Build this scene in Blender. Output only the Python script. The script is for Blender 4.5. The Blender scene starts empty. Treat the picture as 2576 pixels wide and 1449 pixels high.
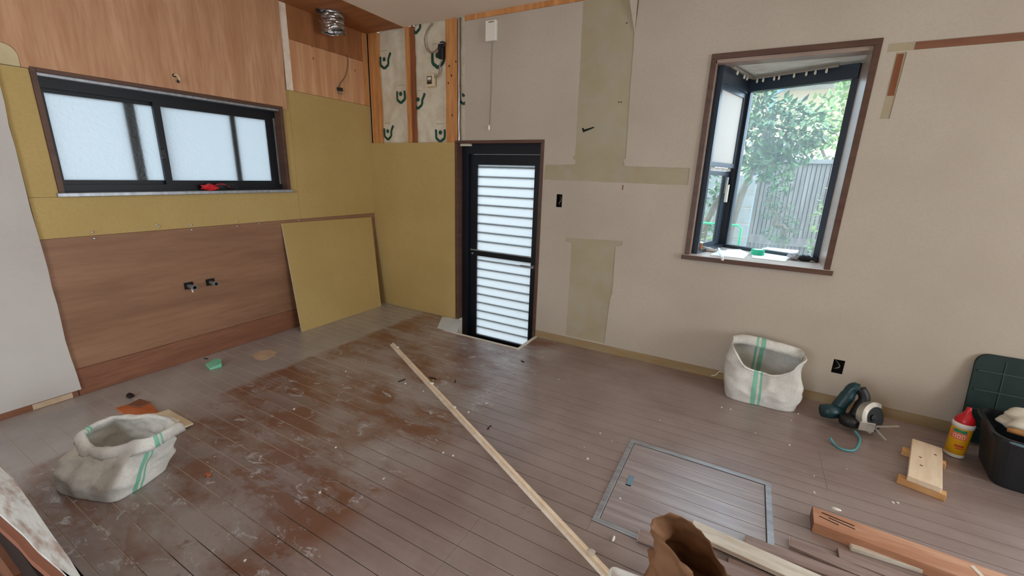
import bpy, bmesh, math, random
from mathutils import Vector, Matrix, noise
random.seed(7)
scene = bpy.context.scene
COL = scene.collection
# ------------------------------------------------------------------ camera
FPX, IW, IH = 1059.53, 2576.0, 1449.0
CAM = Vector((3.1528, -2.9554, 1.286))
ROWS = (Vector((0.87234787, 0.48790346, 0.03097425)), Vector((0.15294573, -0.21218531, -0.96518651)), Vector((-0.46434556, 0.84671578, -0.25972215)))
cd = bpy.data.cameras.new('camera'); cam = bpy.data.objects.new('camera', cd); COL.objects.link(cam)
cd.sensor_fit = 'HORIZONTAL'; cd.sensor_width = 36; cd.lens = 36 * FPX / IW; cd.clip_start = 0.02; cd.clip_end = 200
r_, d_, f_ = ROWS
cam.matrix_world = Matrix(((r_.x, -d_.x, -f_.x, CAM.x), (r_.y, -d_.y, -f_.y, CAM.y), (r_.z, -d_.z, -f_.z, CAM.z), (0, 0, 0, 1)))
scene.camera = cam
# ------------------------------------------------------------------ world, lights, exposure
SKY = 4.6
world = bpy.data.worlds.new('overcast_sky'); scene.world = world; world.use_nodes = True
bg = world.node_tree.nodes['Background']; bg.inputs[0].default_value = (0.80, 0.93, 1.06, 1); bg.inputs[1].default_value = SKY
def area(name, loc, rot, sx, sy, energy, color):
    l = bpy.data.lights.new(name, 'AREA'); l.shape = 'RECTANGLE'; l.size = sx; l.size_y = sy; l.energy = energy; l.color = color
    o = bpy.data.objects.new(name, l); o.location = loc; o.rotation_euler = rot; COL.objects.link(o); return o
# terrace door daylight boosted by a lamp; end and rear lamps are added fill
area('daylight_terrace_door', (6.0, 0.16, 1.0), (math.radians(-90), 0, 0), 1.7, 1.9, 75, (0.84, 0.93, 1.0))
area('fill_lamp_end', (7.46, -2.2, 1.25), (0, math.radians(90), 0), 1.4, 1.5, 45, (0.90, 0.96, 1.0))
area('fill_lamp_rear', (1.85, -5.06, 1.0), (math.radians(90), 0, 0), 1.2, 1.9, 20, (0.95, 0.97, 1.0))
vs = scene.view_settings
vs.view_transform = 'Standard'; vs.look = 'None'; vs.gamma = 1.0; vs.exposure = 0.28; vs.use_curve_mapping = False
scene.cycles.max_bounces = 10; scene.cycles.diffuse_bounces = 6; scene.cycles.transparent_max_bounces = 12

# ------------------------------------------------------------------ pixel -> place
def ray(px, py):
    a, b = (px - IW / 2) / FPX, (py - IH / 2) / FPX
    return ROWS[0] * a + ROWS[1] * b + ROWS[2]
def F(px, py, z=0.0):
    d = ray(px, py); return CAM + d * ((z - CAM.z) / d.z)
def RW(px, py, y=0.0):
    d = ray(px, py); return CAM + d * ((y - CAM.y) / d.y)
def LW(px, py, x=0.0):
    d = ray(px, py); return CAM + d * ((x - CAM.x) / d.x)

# ------------------------------------------------------------------ materials
MATS = {}
def new_mat(name):
    m = bpy.data.materials.new(name); m.use_nodes = True; MATS[name] = m
    nt = m.node_tree; return m, nt, nt.nodes['Principled BSDF']
def srgb(r, g, b):
    f = lambda c: (c / 255) / 12.92 if c / 255 <= 0.04045 else (((c / 255) + 0.055) / 1.055) ** 2.4
    return (f(r), f(g), f(b), 1)
def N(nt, t, **kw):
    n = nt.nodes.new(t)
    for k, v in kw.items(): setattr(n, k, v)
    return n
def plain(name, col, rough=0.6, metal=0.0, spec=0.5):
    m, nt, b = new_mat(name)
    b.inputs['Base Color'].default_value = col; b.inputs['Roughness'].default_value = rough
    b.inputs['Metallic'].default_value = metal; b.inputs['Specular IOR Level'].default_value = spec
    return m
def coords(nt, kind, scale):
    mp = N(nt, 'ShaderNodeMapping'); mp.inputs['Scale'].default_value = scale
    if kind == 'pos':
        g = N(nt, 'ShaderNodeNewGeometry'); nt.links.new(g.outputs['Position'], mp.inputs['Vector'])
    else:
        t = N(nt, 'ShaderNodeTexCoord'); nt.links.new(t.outputs['Object'], mp.inputs['Vector'])
    return mp.outputs['Vector']
def tex_noise(nt, vec, scale, detail=4, rough=0.55, dist=0.0):
    n = N(nt, 'ShaderNodeTexNoise'); n.inputs['Scale'].default_value = scale; n.inputs['Detail'].default_value = detail
    n.inputs['Roughness'].default_value = rough; n.inputs['Distortion'].default_value = dist
    nt.links.new(vec, n.inputs['Vector']); return n.outputs['Fac']
def ramp(nt, fac, stops):
    r = N(nt, 'ShaderNodeValToRGB'); nt.links.new(fac, r.inputs['Fac']); e = r.color_ramp.elements
    while len(e) < len(stops): e.new(0.5)
    for i, (p, c) in enumerate(stops): e[i].position = p; e[i].color = c
    return r.outputs['Color']
def mix(nt, fac, a, b, mode='MIX'):
    n = N(nt, 'ShaderNodeMix', data_type='RGBA', blend_type=mode)
    for s, v in ((0, fac), (6, a), (7, b)):
        if hasattr(v, 'is_linked') or hasattr(v, 'links'): nt.links.new(v, n.inputs[s])
        elif s == 0: n.inputs[0].default_value = v
        else: n.inputs[s].default_value = v
    return n.outputs[2]
def bump(nt, b, h, strength, dist=0.01):
    n = N(nt, 'ShaderNodeBump'); n.inputs['Strength'].default_value = strength; n.inputs['Distance'].default_value = dist
    nt.links.new(h, n.inputs['Height']); nt.links.new(n.outputs['Normal'], b.inputs['Normal'])
def mottled(name, c1, c2, scale=6.0, stretch=(1, 1, 1), rough=0.7, bumps=0.0, kind='obj', lo=0.35, hi=0.65, detail=5, fine=None, spec=0.3, metal=0.0):
    m, nt, b = new_mat(name)
    v = coords(nt, kind, stretch); n = tex_noise(nt, v, scale, detail)
    c = ramp(nt, n, [(lo, c1), (hi, c2)])
    if fine:
        v2 = coords(nt, kind, tuple(s * fine[0] for s in stretch)); n2 = tex_noise(nt, v2, scale, 3)
        c = mix(nt, ramp(nt, n2, [(0.45, (0, 0, 0, 1)), (0.62, (fine[1],) * 3 + (1,))]), c, fine[2])
    nt.links.new(c, b.inputs['Base Color']); b.inputs['Roughness'].default_value = rough
    b.inputs['Specular IOR Level'].default_value = spec; b.inputs['Metallic'].default_value = metal
    if bumps: bump(nt, b, n, bumps)
    return m
# woods and boards
mottled('plywood', srgb(184, 136, 100), srgb(204, 158, 122), 2.2, (1, 5, 0.5), 0.55, 0.05, fine=(5, 0.35, srgb(165, 110, 74)))
mottled('plywood_pine', srgb(196, 140, 98), srgb(218, 172, 130), 2.4, (1, 7, 0.5), 0.6, 0.05, fine=(4, 0.4, srgb(176, 120, 80)))
mottled('plywood_stained', srgb(140, 88, 52), srgb(165, 108, 66), 2.4, (1, 7, 0.6), 0.6, 0.05, fine=(4, 0.4, srgb(130, 78, 44)))
mottled('lauan_brown', srgb(130, 93, 69), srgb(152, 113, 86), 1.6, (1, 0.5, 4), 0.5, 0.03, fine=(6, 0.22, srgb(116, 78, 56)))
mottled('lauan_red', srgb(118, 76, 56), srgb(138, 92, 68), 2.0, (1, 0.6, 6), 0.5, 0.05, fine=(6, 0.3, srgb(100, 60, 40)))
mottled('gypsum_yellow', srgb(178, 150, 94), srgb(187, 160, 104), 1.6, (1, 1, 1), 0.85, 0.03, fine=(40, 0.25, srgb(166, 142, 80)))
mottled('gypsum_core', srgb(196, 180, 150), srgb(210, 196, 170), 20, rough=0.9)
mottled('bare_paper', srgb(190, 172, 132), srgb(204, 188, 150), 8, rough=0.9)
mottled('wallpaper', srgb(178, 165, 149), srgb(189, 177, 161), 1.3, rough=0.8, bumps=0.0, fine=(60, 0.25, srgb(172, 159, 143)))
mottled('wallpaper_white', srgb(180, 172, 164), srgb(194, 187, 180), 1.5, rough=0.8, fine=(40, 0.2, srgb(196, 187, 178)))
mottled('exposed_board', srgb(162, 147, 117), srgb(172, 160, 134), 1.6, rough=0.85, bumps=0.02, fine=(3, 0.45, srgb(170, 164, 150)))
mottled('glue_strip', srgb(146, 124, 90), srgb(160, 142, 112), 5, (0.5, 1, 3), rough=0.8, fine=(3, 0.4, srgb(162, 120, 66)))
mottled('ceiling_paper', srgb(222, 206, 186), srgb(230, 215, 197), 1.2, rough=0.85)
mottled('casing_brown', srgb(84, 58, 46), srgb(100, 72, 58), 4, (1, 1, 6), 0.45, fine=(4, 0.3, srgb(70, 46, 36)))
mottled('jamb_brown_lit', srgb(150, 128, 114), srgb(164, 142, 128), 4, (1, 1, 6), 0.35)  # brown laminate lightened, window light put into the jamb colour
mottled('sill_top_lit', srgb(196, 180, 170), srgb(208, 194, 184), 5, (1, 1, 1), 0.3)  # lit top of the brown sill, daylight put into its colour
plain('aluminium_black', srgb(13, 17, 24), 0.4, 0.0, 0.35)
plain('aluminium_blue', srgb(52, 62, 74), 0.3, 0.2)
mottled('aluminium_grey', srgb(150, 152, 156), srgb(176, 178, 182), 9, (1, 4, 1), 0.35, metal=0.6)
mottled('stud_cedar', srgb(182, 122, 68), srgb(210, 150, 92), 3.0, (6, 6, 0.6), 0.6, 0.05, fine=(3, 0.4, srgb(160, 98, 52)))
mottled('stud_dark', srgb(120, 70, 42), srgb(150, 92, 56), 3.0, (6, 6, 0.6), 0.6, 0.05)
plain('knot_tan', srgb(150, 90, 50), 0.6); plain('knot', srgb(78, 40, 24), 0.6)
mottled('insulation_film', srgb(206, 194, 168), srgb(222, 213, 192), 5, rough=0.45, bumps=0.06, fine=(3, 0.3, srgb(190, 172, 140)))
plain('print_green', srgb(18, 70, 56), 0.6); plain('print_grey', srgb(150, 142, 122), 0.7)
plain('silver_film', srgb(176, 176, 180), 0.3, 0.7)
plain('black_plastic', srgb(22, 22, 24), 0.45); plain('hole_black', srgb(10, 10, 12), 0.9)
plain('white_plastic', srgb(226, 220, 206), 0.4); plain('ivory', srgb(214, 196, 160), 0.5)
plain('cable_grey', srgb(138, 126, 112), 0.5); plain('cable_brown', srgb(112, 92, 74), 0.5)
mottled('foil', srgb(150, 146, 140), srgb(205, 203, 200), 14, (1, 1, 2), 0.25, 0.7, metal=0.9)
plain('screw_steel', srgb(200, 200, 205), 0.3, 0.8)
mottled('pipe_grey', srgb(96, 94, 92), srgb(134, 132, 128), 20, rough=0.45, metal=0.3)
mottled('batten_wood', srgb(230, 212, 190), srgb(242, 228, 210), 5, (1, 1, 1), 0.6, 0.03, fine=(4, 0.3, srgb(186, 158, 118)))
mottled('pine', srgb(232, 208, 178), srgb(244, 226, 202), 3, (5, 0.7, 5), 0.6, 0.03, fine=(4, 0.3, srgb(206, 172, 128)))
mottled('pine_end', srgb(196, 146, 92), srgb(212, 166, 114), 9, rough=0.7)
plain('pine_knot', srgb(110, 72, 48), 0.7)
mottled('beam_cedar', srgb(172, 120, 90), srgb(196, 150, 120), 3, (0.7, 6, 6), 0.75, 0.06, fine=(3, 0.35, srgb(160, 100, 68)))
mottled('old_strip', srgb(140, 118, 110), srgb(160, 140, 132), 4, (0.6, 5, 5), 0.4, fine=(3, 0.3, srgb(104, 80, 70)))
mottled('painted_plank', srgb(206, 196, 180), srgb(226, 220, 208), 5, (0.7, 3, 3), 0.6, 0.05, fine=(3, 0.35, srgb(176, 156, 132)))
mottled('peeling_white', srgb(206, 208, 204), srgb(226, 228, 226), 5, (1.2, 7, 5), 0.7, 0.3, fine=(1.4, 0.75, srgb(156, 124, 108)))
plain('edge_rust', srgb(136, 84, 62), 0.7); mottled('timber_dark_shade', srgb(30, 20, 16), srgb(44, 28, 22), 4, (1, 1, 4), 0.7)  # dark timber tone also holds painted shade under the lower left panel
plain('paper_dust', srgb(206, 210, 208), 0.6)
mottled('woven_white', srgb(204, 200, 192), srgb(228, 225, 218), 9, rough=0.55, bumps=0.15, fine=(14, 0.25, srgb(184, 178, 166)))
plain('woven_green', srgb(128, 190, 162), 0.55)
mottled('kraft', srgb(116, 82, 56), srgb(142, 104, 74), 6, rough=0.7, bumps=0.1, fine=(2, 0.4, srgb(126, 84, 54)))
mottled('scrap_orange', srgb(176, 92, 52), srgb(196, 116, 72), 8, rough=0.6); mottled('scrap_tan', srgb(206, 184, 146), srgb(222, 206, 176), 10, rough=0.7)
plain('plaster_white', srgb(226, 220, 210), 0.8); mottled('scrap_green', srgb(112, 186, 152), srgb(132, 200, 168), 12, rough=0.6)
mottled('torn_tile', srgb(186, 160, 132), srgb(200, 176, 150), 12, rough=0.7)
plain('tool_teal', srgb(18, 54, 62), 0.4); plain('tool_black', srgb(26, 26, 28), 0.5); plain('strap_teal', srgb(88, 158, 164), 0.5)
mottled('tool_metal', srgb(176, 170, 158), srgb(200, 194, 184), 20, rough=0.35, metal=0.5)
plain('bottle_yellow', srgb(222, 164, 24), 0.35); plain('bottle_red', srgb(196, 26, 36), 0.35); plain('bottle_white', srgb(228, 224, 216), 0.4)
plain('label_green', srgb(30, 140, 96), 0.4); plain('label_orange', srgb(226, 118, 84), 0.4); plain('label_red', srgb(190, 60, 36), 0.4); plain('label_pale', srgb(240, 200, 176), 0.4)
plain('bin_black', srgb(24, 28, 32), 0.45); mottled('lid_green', srgb(16, 34, 30), srgb(26, 46, 42), 5, rough=0.5); plain('lid_rib', srgb(32, 54, 50), 0.5)
plain('bin_blue', srgb(92, 122, 136), 0.5); mottled('rag', srgb(196, 188, 172), srgb(220, 214, 200), 9, rough=0.85, bumps=0.2); plain('tool_wood', srgb(176, 124, 66), 0.5)
plain('tape_green', srgb(24, 186, 140), 0.4); plain('glove_red', srgb(206, 30, 40), 0.7); plain('glove_black', srgb(34, 34, 38), 0.8); plain('glove_grey', srgb(170, 172, 176), 0.8)
plain('paper_white', srgb(240, 240, 238), 0.7); plain('tin_gold', srgb(206, 150, 40), 0.3, 0.4); plain('tin_red', srgb(196, 70, 36), 0.4)
plain('pole_green', srgb(30, 196, 130), 0.5)
# garden
mottled('leaf', srgb(30, 66, 50), srgb(80, 126, 80), 5.0, rough=0.4, kind='pos', fine=(3, 0.5, srgb(140, 178, 110)), spec=0.5)
mottled('leaf_light', srgb(84, 128, 66), srgb(156, 178, 100), 5.0, rough=0.4, kind='pos', spec=0.5)
mottled('bark', srgb(120, 106, 92), srgb(156, 142, 126), 9, (3, 3, 1), 0.9)
mottled('fence_wood', srgb(110, 104, 100), srgb(150, 145, 142), 3, (6, 6, 0.7), 0.8, kind='pos'); plain('fence_back', srgb(66, 56, 52), 0.9)
mottled('block', srgb(150, 152, 152), srgb(176, 178, 178), 12, rough=0.95); mottled('ground', srgb(120, 110, 96), srgb(150, 142, 126), 4, rough=0.95)
mottled('house_wall', srgb(206, 184, 146), srgb(214, 194, 160), 4, rough=0.9); mottled('roof_grey', srgb(168, 172, 176), srgb(190, 194, 198), 5, rough=0.7); plain('eave_dark', srgb(84, 78, 76), 0.7)
plain('downpipe', srgb(110, 140, 158), 0.5); plain('corrugated', srgb(220, 216, 214), 0.6)
plain('outer_wall', srgb(196, 190, 180), 0.9)

def floor_mat(name, hatch=False):
    m, nt, b = new_mat(name)
    vs_ = coords(nt, 'pos', (0.35, 4.5, 1)); v1 = coords(nt, 'pos', (1, 1, 1))
    grain = tex_noise(nt, vs_, 6, 6, 0.6, 0.4)
    blotch = tex_noise(nt, v1, 2.1, 7, 0.66, 0.3); blotch2 = tex_noise(nt, v1, 5.5, 8, 0.72, 0.6); fine = tex_noise(nt, v1, 24, 5, 0.7)
    base = ramp(nt, grain, [(0.3, srgb(126, 106, 100)), (0.7, srgb(145, 126, 120))])
    sep = N(nt, 'ShaderNodeSeparateXYZ'); g = N(nt, 'ShaderNodeNewGeometry'); nt.links.new(g.outputs['Position'], sep.inputs[0])
    def rng(sock, a, bb, lo=0.0, hi=1.0):
        n = N(nt, 'ShaderNodeMapRange'); n.inputs[1].default_value = a; n.inputs[2].default_value = bb; n.inputs[3].default_value = lo; n.inputs[4].default_value = hi
        nt.links.new(sock, n.inputs[0]); return n.outputs[0]
    if not hatch:
        # dirt and worn finish of the old kitchen floor, patchy on the left half, calm towards the right
        v3 = coords(nt, 'pos', (1.0, 1.7, 1)); b3 = tex_noise(nt, v3, 3.4, 9, 0.74, 0.5); b4 = tex_noise(nt, v3, 9.0, 8, 0.75, 0.8); b5 = tex_noise(nt, v3, 1.3, 5, 0.6, 0.2)
        e1 = N(nt, 'ShaderNodeMath', operation='MULTIPLY_ADD'); nt.links.new(b4, e1.inputs[0]); e1.inputs[1].default_value = 0.12; nt.links.new(sep.outputs[0], e1.inputs[2])
        worn = rng(e1.outputs[0], 2.16, 2.02)
        red = ramp(nt, b3, [(0.46, (0, 0, 0, 1)), (0.52, (1, 1, 1, 1))])
        c1 = mix(nt, red, base, srgb(120, 82, 62))
        grey = ramp(nt, b5, [(0.46, (0, 0, 0, 1)), (0.60, (0.75, 0.75, 0.75, 1))])
        c2 = mix(nt, grey, c1, srgb(164, 156, 152))
        fl = ramp(nt, b4, [(0.36, (0.9, 0.9, 0.9, 1)), (0.42, (0, 0, 0, 1))])
        c3 = mix(nt, fl, c2, srgb(188, 186, 188))
        am = ramp(nt, b4, [(0.60, (0, 0, 0, 1)), (0.66, (0.8, 0.8, 0.8, 1))])
        c3 = mix(nt, am, c3, srgb(112, 72, 40))
        fl2 = ramp(nt, fine, [(0.60, (0, 0, 0, 1)), (0.70, (0.5, 0.5, 0.5, 1))])
        c4 = mix(nt, fl2, c3, srgb(74, 50, 40))
        c = mix(nt, worn, mix(nt, ramp(nt, blotch, [(0.4, (0, 0, 0, 1)), (0.62, (0.6, 0.6, 0.6, 1))]), base, srgb(160, 144, 138)), c4)
        # the strip along the kitchen wall where the cabinets stood: pale dusty finish with a straight edge
        wob = N(nt, 'ShaderNodeMath', operation='MULTIPLY_ADD'); nt.links.new(blotch2, wob.inputs[0]); wob.inputs[1].default_value = 0.10; nt.links.new(sep.outputs[0], wob.inputs[2])
        strip = rng(wob.outputs[0], 0.68, 0.64)
        dust = mix(nt, ramp(nt, blotch, [(0.35, (0, 0, 0, 1)), (0.65, (1, 1, 1, 1))]), srgb(146, 138, 134), srgb(176, 170, 164))
        c = mix(nt, strip, c, dust)
    else:
        c = mix(nt, ramp(nt, grain, [(0.45, (0, 0, 0, 1)), (0.6, (0.8, 0.8, 0.8, 1))]), srgb(146, 132, 130), srgb(166, 154, 152))
    nt.links.new(c, b.inputs['Base Color'])
    rr = ramp(nt, blotch2, [(0.3, (0.26, 0.26, 0.26, 1)), (0.7, (0.46, 0.46, 0.46, 1))])
    nt.links.new(rr, b.inputs['Roughness']); b.inputs['Specular IOR Level'].default_value = 0.6
    b.inputs['Coat Weight'].default_value = 0.55; b.inputs['Coat Roughness'].default_value = 0.28
    bump(nt, b, grain, 0.08)
floor_mat('floor_wood'); floor_mat('hatch_wood', True)
m, nt, b = new_mat('groove_dust')
sp = N(nt, 'ShaderNodeSeparateXYZ'); gg = N(nt, 'ShaderNodeNewGeometry'); nt.links.new(gg.outputs['Position'], sp.inputs[0])
nn = tex_noise(nt, coords(nt, 'pos', (1, 1, 1)), 5, 4); ad = N(nt, 'ShaderNodeMath', operation='ADD'); nt.links.new(sp.outputs[0], ad.inputs[0]); nt.links.new(nn, ad.inputs[1])
mr = N(nt, 'ShaderNodeMapRange'); mr.inputs[1].default_value = 2.3; mr.inputs[2].default_value = 1.9; nt.links.new(ad.outputs[0], mr.inputs[0])
nt.links.new(mix(nt, mr.outputs[0], srgb(46, 34, 30), srgb(186, 166, 150)), b.inputs['Base Color']); b.inputs['Roughness'].default_value = 0.9

def frosted(name, clear=0.35, rough_bump=0.3, tint=(0.93, 0.97, 1, 1), clr=(0.9, 0.93, 0.95, 1)):
    m, nt, b = new_mat(name); nt.nodes.remove(b); out = nt.nodes['Material Output']
    tr = N(nt, 'ShaderNodeBsdfTranslucent'); tr.inputs[0].default_value = tint
    tp = N(nt, 'ShaderNodeBsdfTransparent'); tp.inputs[0].default_value = clr
    gl = N(nt, 'ShaderNodeBsdfGlossy'); gl.inputs['Roughness'].default_value = 0.3
    m1 = N(nt, 'ShaderNodeMixShader'); m1.inputs[0].default_value = clear; nt.links.new(tr.outputs[0], m1.inputs[1]); nt.links.new(tp.outputs[0], m1.inputs[2])
    m2 = N(nt, 'ShaderNodeMixShader'); m2.inputs[0].default_value = 0.05; nt.links.new(m1.outputs[0], m2.inputs[1]); nt.links.new(gl.outputs[0], m2.inputs[2])
    h = tex_noise(nt, coords(nt, 'obj', (1, 1, 1)), 60, 3); bp = N(nt, 'ShaderNodeBump'); bp.inputs['Strength'].default_value = rough_bump; bp.inputs['Distance'].default_value = 0.01
    nt.links.new(h, bp.inputs['Height']); nt.links.new(bp.outputs[0], tr.inputs['Normal']); nt.links.new(bp.outputs[0], gl.inputs['Normal'])
    nt.links.new(m2.outputs[0], out.inputs['Surface']); return m
frosted('frosted_glass', 0.05, 0.3, (0.46, 0.48, 0.49, 1), (0.46, 0.47, 0.48, 1)); frosted('frosted_door', 0.12, 0.15, (0.62, 0.63, 0.63, 1), (0.5, 0.52, 0.53, 1)); frosted('screen_pane', 0.10, 0.05, (0.62, 0.60, 0.57, 1), (0.6, 0.6, 0.6, 1))
def dusty_glass(name, dust):
    m, nt, b = new_mat(name); nt.nodes.remove(b); out = nt.nodes['Material Output']
    tr = N(nt, 'ShaderNodeBsdfTranslucent'); tr.inputs[0].default_value = (0.85, 0.97, 1, 1)
    tp = N(nt, 'ShaderNodeBsdfTransparent'); tp.inputs[0].default_value = (0.93, 0.98, 1.0, 1)
    gl = N(nt, 'ShaderNodeBsdfGlossy'); gl.inputs['Roughness'].default_value = 0.02
    m1 = N(nt, 'ShaderNodeMixShader'); m1.inputs[0].default_value = dust; nt.links.new(tp.outputs[0], m1.inputs[1]); nt.links.new(tr.outputs[0], m1.inputs[2])
    m2 = N(nt, 'ShaderNodeMixShader'); m2.inputs[0].default_value = 0.04; nt.links.new(m1.outputs[0], m2.inputs[1]); nt.links.new(gl.outputs[0], m2.inputs[2])
    nt.links.new(m2.outputs[0], out.inputs['Surface'])
dusty_glass('dusty_glass', 0.05); dusty_glass('clear_glass', 0.03)
M = MATS

# ------------------------------------------------------------------ mesh helpers
def tag(o, label=None, cat=None, group=None, kind=None):
    if label: o['label'] = label
    if cat: o['category'] = cat
    if group: o['group'] = group
    if kind: o['kind'] = kind
    return o
def thing(name, loc, label, cat, group=None, kind=None):
    o = bpy.data.objects.new(name, None); COL.objects.link(o); o.location = loc; o.empty_display_size = 0.1
    return tag(o, label, cat, group, kind)
class MB:
    def __init__(s): s.bm = bmesh.new(); s.mi = 0
    def face(s, pts, mi=None):
        f = s.bm.faces.new([s.bm.verts.new(p) for p in pts]); f.material_index = s.mi if mi is None else mi; return f
    def hexa(s, p):   # 8 corners: bottom 0-3, top 4-7
        v = [s.bm.verts.new(q) for q in p]
        for i in ((3, 2, 1, 0), (4, 5, 6, 7), (0, 1, 5, 4), (1, 2, 6, 5), (2, 3, 7, 6), (3, 0, 4, 7)):
            s.bm.faces.new([v[k] for k in i]).material_index = s.mi
        return s
    def box(s, x0, x1, y0, y1, z0, z1):
        return s.hexa([(x0, y0, z0), (x1, y0, z0), (x1, y1, z0), (x0, y1, z0), (x0, y0, z1), (x1, y0, z1), (x1, y1, z1), (x0, y1, z1)])
    def mbox(s, mtx, sx, sy, sz):
        return s.hexa([mtx @ Vector(((a - .5) * sx, (b_ - .5) * sy, (c_ - .5) * sz)) for c_ in (0, 1) for a, b_ in ((0, 0), (1, 0), (1, 1), (0, 1))])
    def prism(s, pts, vec):
        vec = Vector(vec); n = len(pts); a = [s.bm.verts.new(p) for p in pts]; c = [s.bm.verts.new(Vector(p) + vec) for p in pts]
        s.bm.faces.new(a[::-1]).material_index = s.mi; s.bm.faces.new(c).material_index = s.mi
        for i in range(n): s.bm.faces.new((a[i], a[(i + 1) % n], c[(i + 1) % n], c[i])).material_index = s.mi
        return s
    def tube(s, pts, r, n=10, cap=True):
        pts = [Vector(p) for p in pts]; rs = r if isinstance(r, (list, tuple)) else [r] * len(pts); rings = []
        up = Vector((0.123, 0.456, 0.88)).normalized()
        for i, p in enumerate(pts):
            t = (pts[min(i + 1, len(pts) - 1)] - pts[max(i - 1, 0)]).normalized()
            u = t.cross(up)
            if u.length < 1e-3: u = t.cross(Vector((1, 0, 0)))
            u.normalize(); w = t.cross(u); up = -u.cross(t) if False else up
            rings.append([s.bm.verts.new(p + (u * math.cos(2 * math.pi * k / n) + w * math.sin(2 * math.pi * k / n)) * rs[i]) for k in range(n)])
        for a, c in zip(rings, rings[1:]):
            for k in range(n): s.bm.faces.new((a[k], a[(k + 1) % n], c[(k + 1) % n], c[k])).material_index = s.mi
        if cap:
            s.bm.faces.new(rings[0][::-1]).material_index = s.mi; s.bm.faces.new(rings[-1]).material_index = s.mi
        return s
    def lathe(s, prof, c=(0, 0, 0), n=28, mtx=None, cap=True):
        mtx = mtx or Matrix.Translation(c); rings = []
        for r, z in prof: rings.append([s.bm.verts.new(mtx @ Vector((r * math.cos(2 * math.pi * k / n), r * math.sin(2 * math.pi * k / n), z))) for k in range(n)])
        for a, b_ in zip(rings, rings[1:]):
            for k in range(n): s.bm.faces.new((a[k], a[(k + 1) % n], b_[(k + 1) % n], b_[k])).material_index = s.mi
        if cap:
            s.bm.faces.new(rings[0][::-1]).material_index = s.mi; s.bm.faces.new(rings[-1]).material_index = s.mi
        return s
    def grid(s, fn, nu, nv, closed=False, mif=None):
        vv = [[s.bm.verts.new(fn(i / nu, j / nv)) for i in range(nu if closed else nu + 1)] for j in range(nv + 1)]
        for j in range(nv):
            for i in range(nu):
                k = (i + 1) % nu if closed else i + 1
                f = s.bm.faces.new((vv[j][i], vv[j][k], vv[j + 1][k], vv[j + 1][i])); f.material_index = mif(i / nu, j / nv) if mif else s.mi
        return vv
    def build(s, name, mats, parent=None, bevel=0.0, seg=1, smooth=False, origin=None, local=False, solid=0.0, sub=0):
        bm = s.bm
        if bevel: bmesh.ops.bevel(bm, geom=bm.edges[:], offset=bevel, segments=seg, affect='EDGES', profile=0.5)
        bmesh.ops.recalc_face_normals(bm, faces=bm.faces[:])
        if smooth:
            for f in bm.faces: f.smooth = True
        if parent is not None:
            org = Vector((0, 0, 0)); p_ = None if local else parent
            while p_ is not None: org += p_.location; p_ = p_.parent
        elif origin is not None: org = Vector(origin)
        else:
            xs = [v.co for v in bm.verts]; org = Vector((sum(v.x for v in xs) / len(xs), sum(v.y for v in xs) / len(xs), min(v.z for v in xs)))
        if org.length: bmesh.ops.translate(bm, verts=bm.verts[:], vec=-org)
        me = bpy.data.meshes.new(name); bm.to_mesh(me); bm.free()
        o = bpy.data.objects.new(name, me); COL.objects.link(o)
        for m_ in (mats if isinstance(mats, (list, tuple)) else [mats]): me.materials.append(M[m_])
        if parent is not None:
            o.parent = parent
            if parent.type == 'MESH' and not local: pass
        else: o.location = org
        if solid: md = o.modifiers.new('solid', 'SOLIDIFY'); md.thickness = solid; md.offset = 0
        if sub: md = o.modifiers.new('sub', 'SUBSURF'); md.levels = sub; md.render_levels = sub
        return o
def copy_part(o, parent, loc):
    c = o.copy(); COL.objects.link(c); c.parent = parent; c.location = loc; return c
def grid_cells(mb, us, vs_, holes, put):
    us = sorted(set(us + [h[k] for h in holes for k in (0, 1)])); vs_ = sorted(set(vs_ + [h[k] for h in holes for k in (2, 3)]))
    for a, b_ in zip(us, us[1:]):
        run = None
        for c, d in zip(vs_, vs_[1:]):
            mu, mv = (a + b_) / 2, (c + d) / 2
            if any(h[0] < mu < h[1] and h[2] < mv < h[3] for h in holes):
                if run: put(a, b_, *run)
                run = None
            else: run = (run[0], d) if run else (c, d)
        if run: put(a, b_, *run)
def sheet(name, outer, holes, mapf, thick, mat, parent):
    """flat sheet with holes: a filled 2D curve, turned into a mesh and laid on its wall"""
    cu = bpy.data.curves.new(name, 'CURVE'); cu.dimensions = '2D'; cu.fill_mode = 'BOTH'
    for loop in [outer] + holes:
        sp_ = cu.splines.new('POLY'); sp_.points.add(len(loop) - 1)
        for p, q in zip(sp_.points, loop): p.co = (q[0], q[1], 0, 1)
        sp_.use_cyclic_u = True
    cu.extrude = thick / 2
    ob = bpy.data.objects.new(name, cu); COL.objects.link(ob)
    dg = bpy.context.evaluated_depsgraph_get(); dg.update()
    me = bpy.data.meshes.new_from_object(ob.evaluated_get(dg)); bpy.data.objects.remove(ob); bpy.data.curves.remove(cu)
    off = parent.location if parent else Vector((0, 0, 0))
    for v in me.vertices: v.co = Vector(mapf(v.co.x, v.co.y, v.co.z)) - off
    bm = bmesh.new(); bm.from_mesh(me); bmesh.ops.recalc_face_normals(bm, faces=bm.faces[:]); bm.to_mesh(me); bm.free()
    me.name = name; o = bpy.data.objects.new(name, me); COL.objects.link(o); me.materials.clear(); me.materials.append(M[mat]); o.parent = parent
    return o
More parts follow.
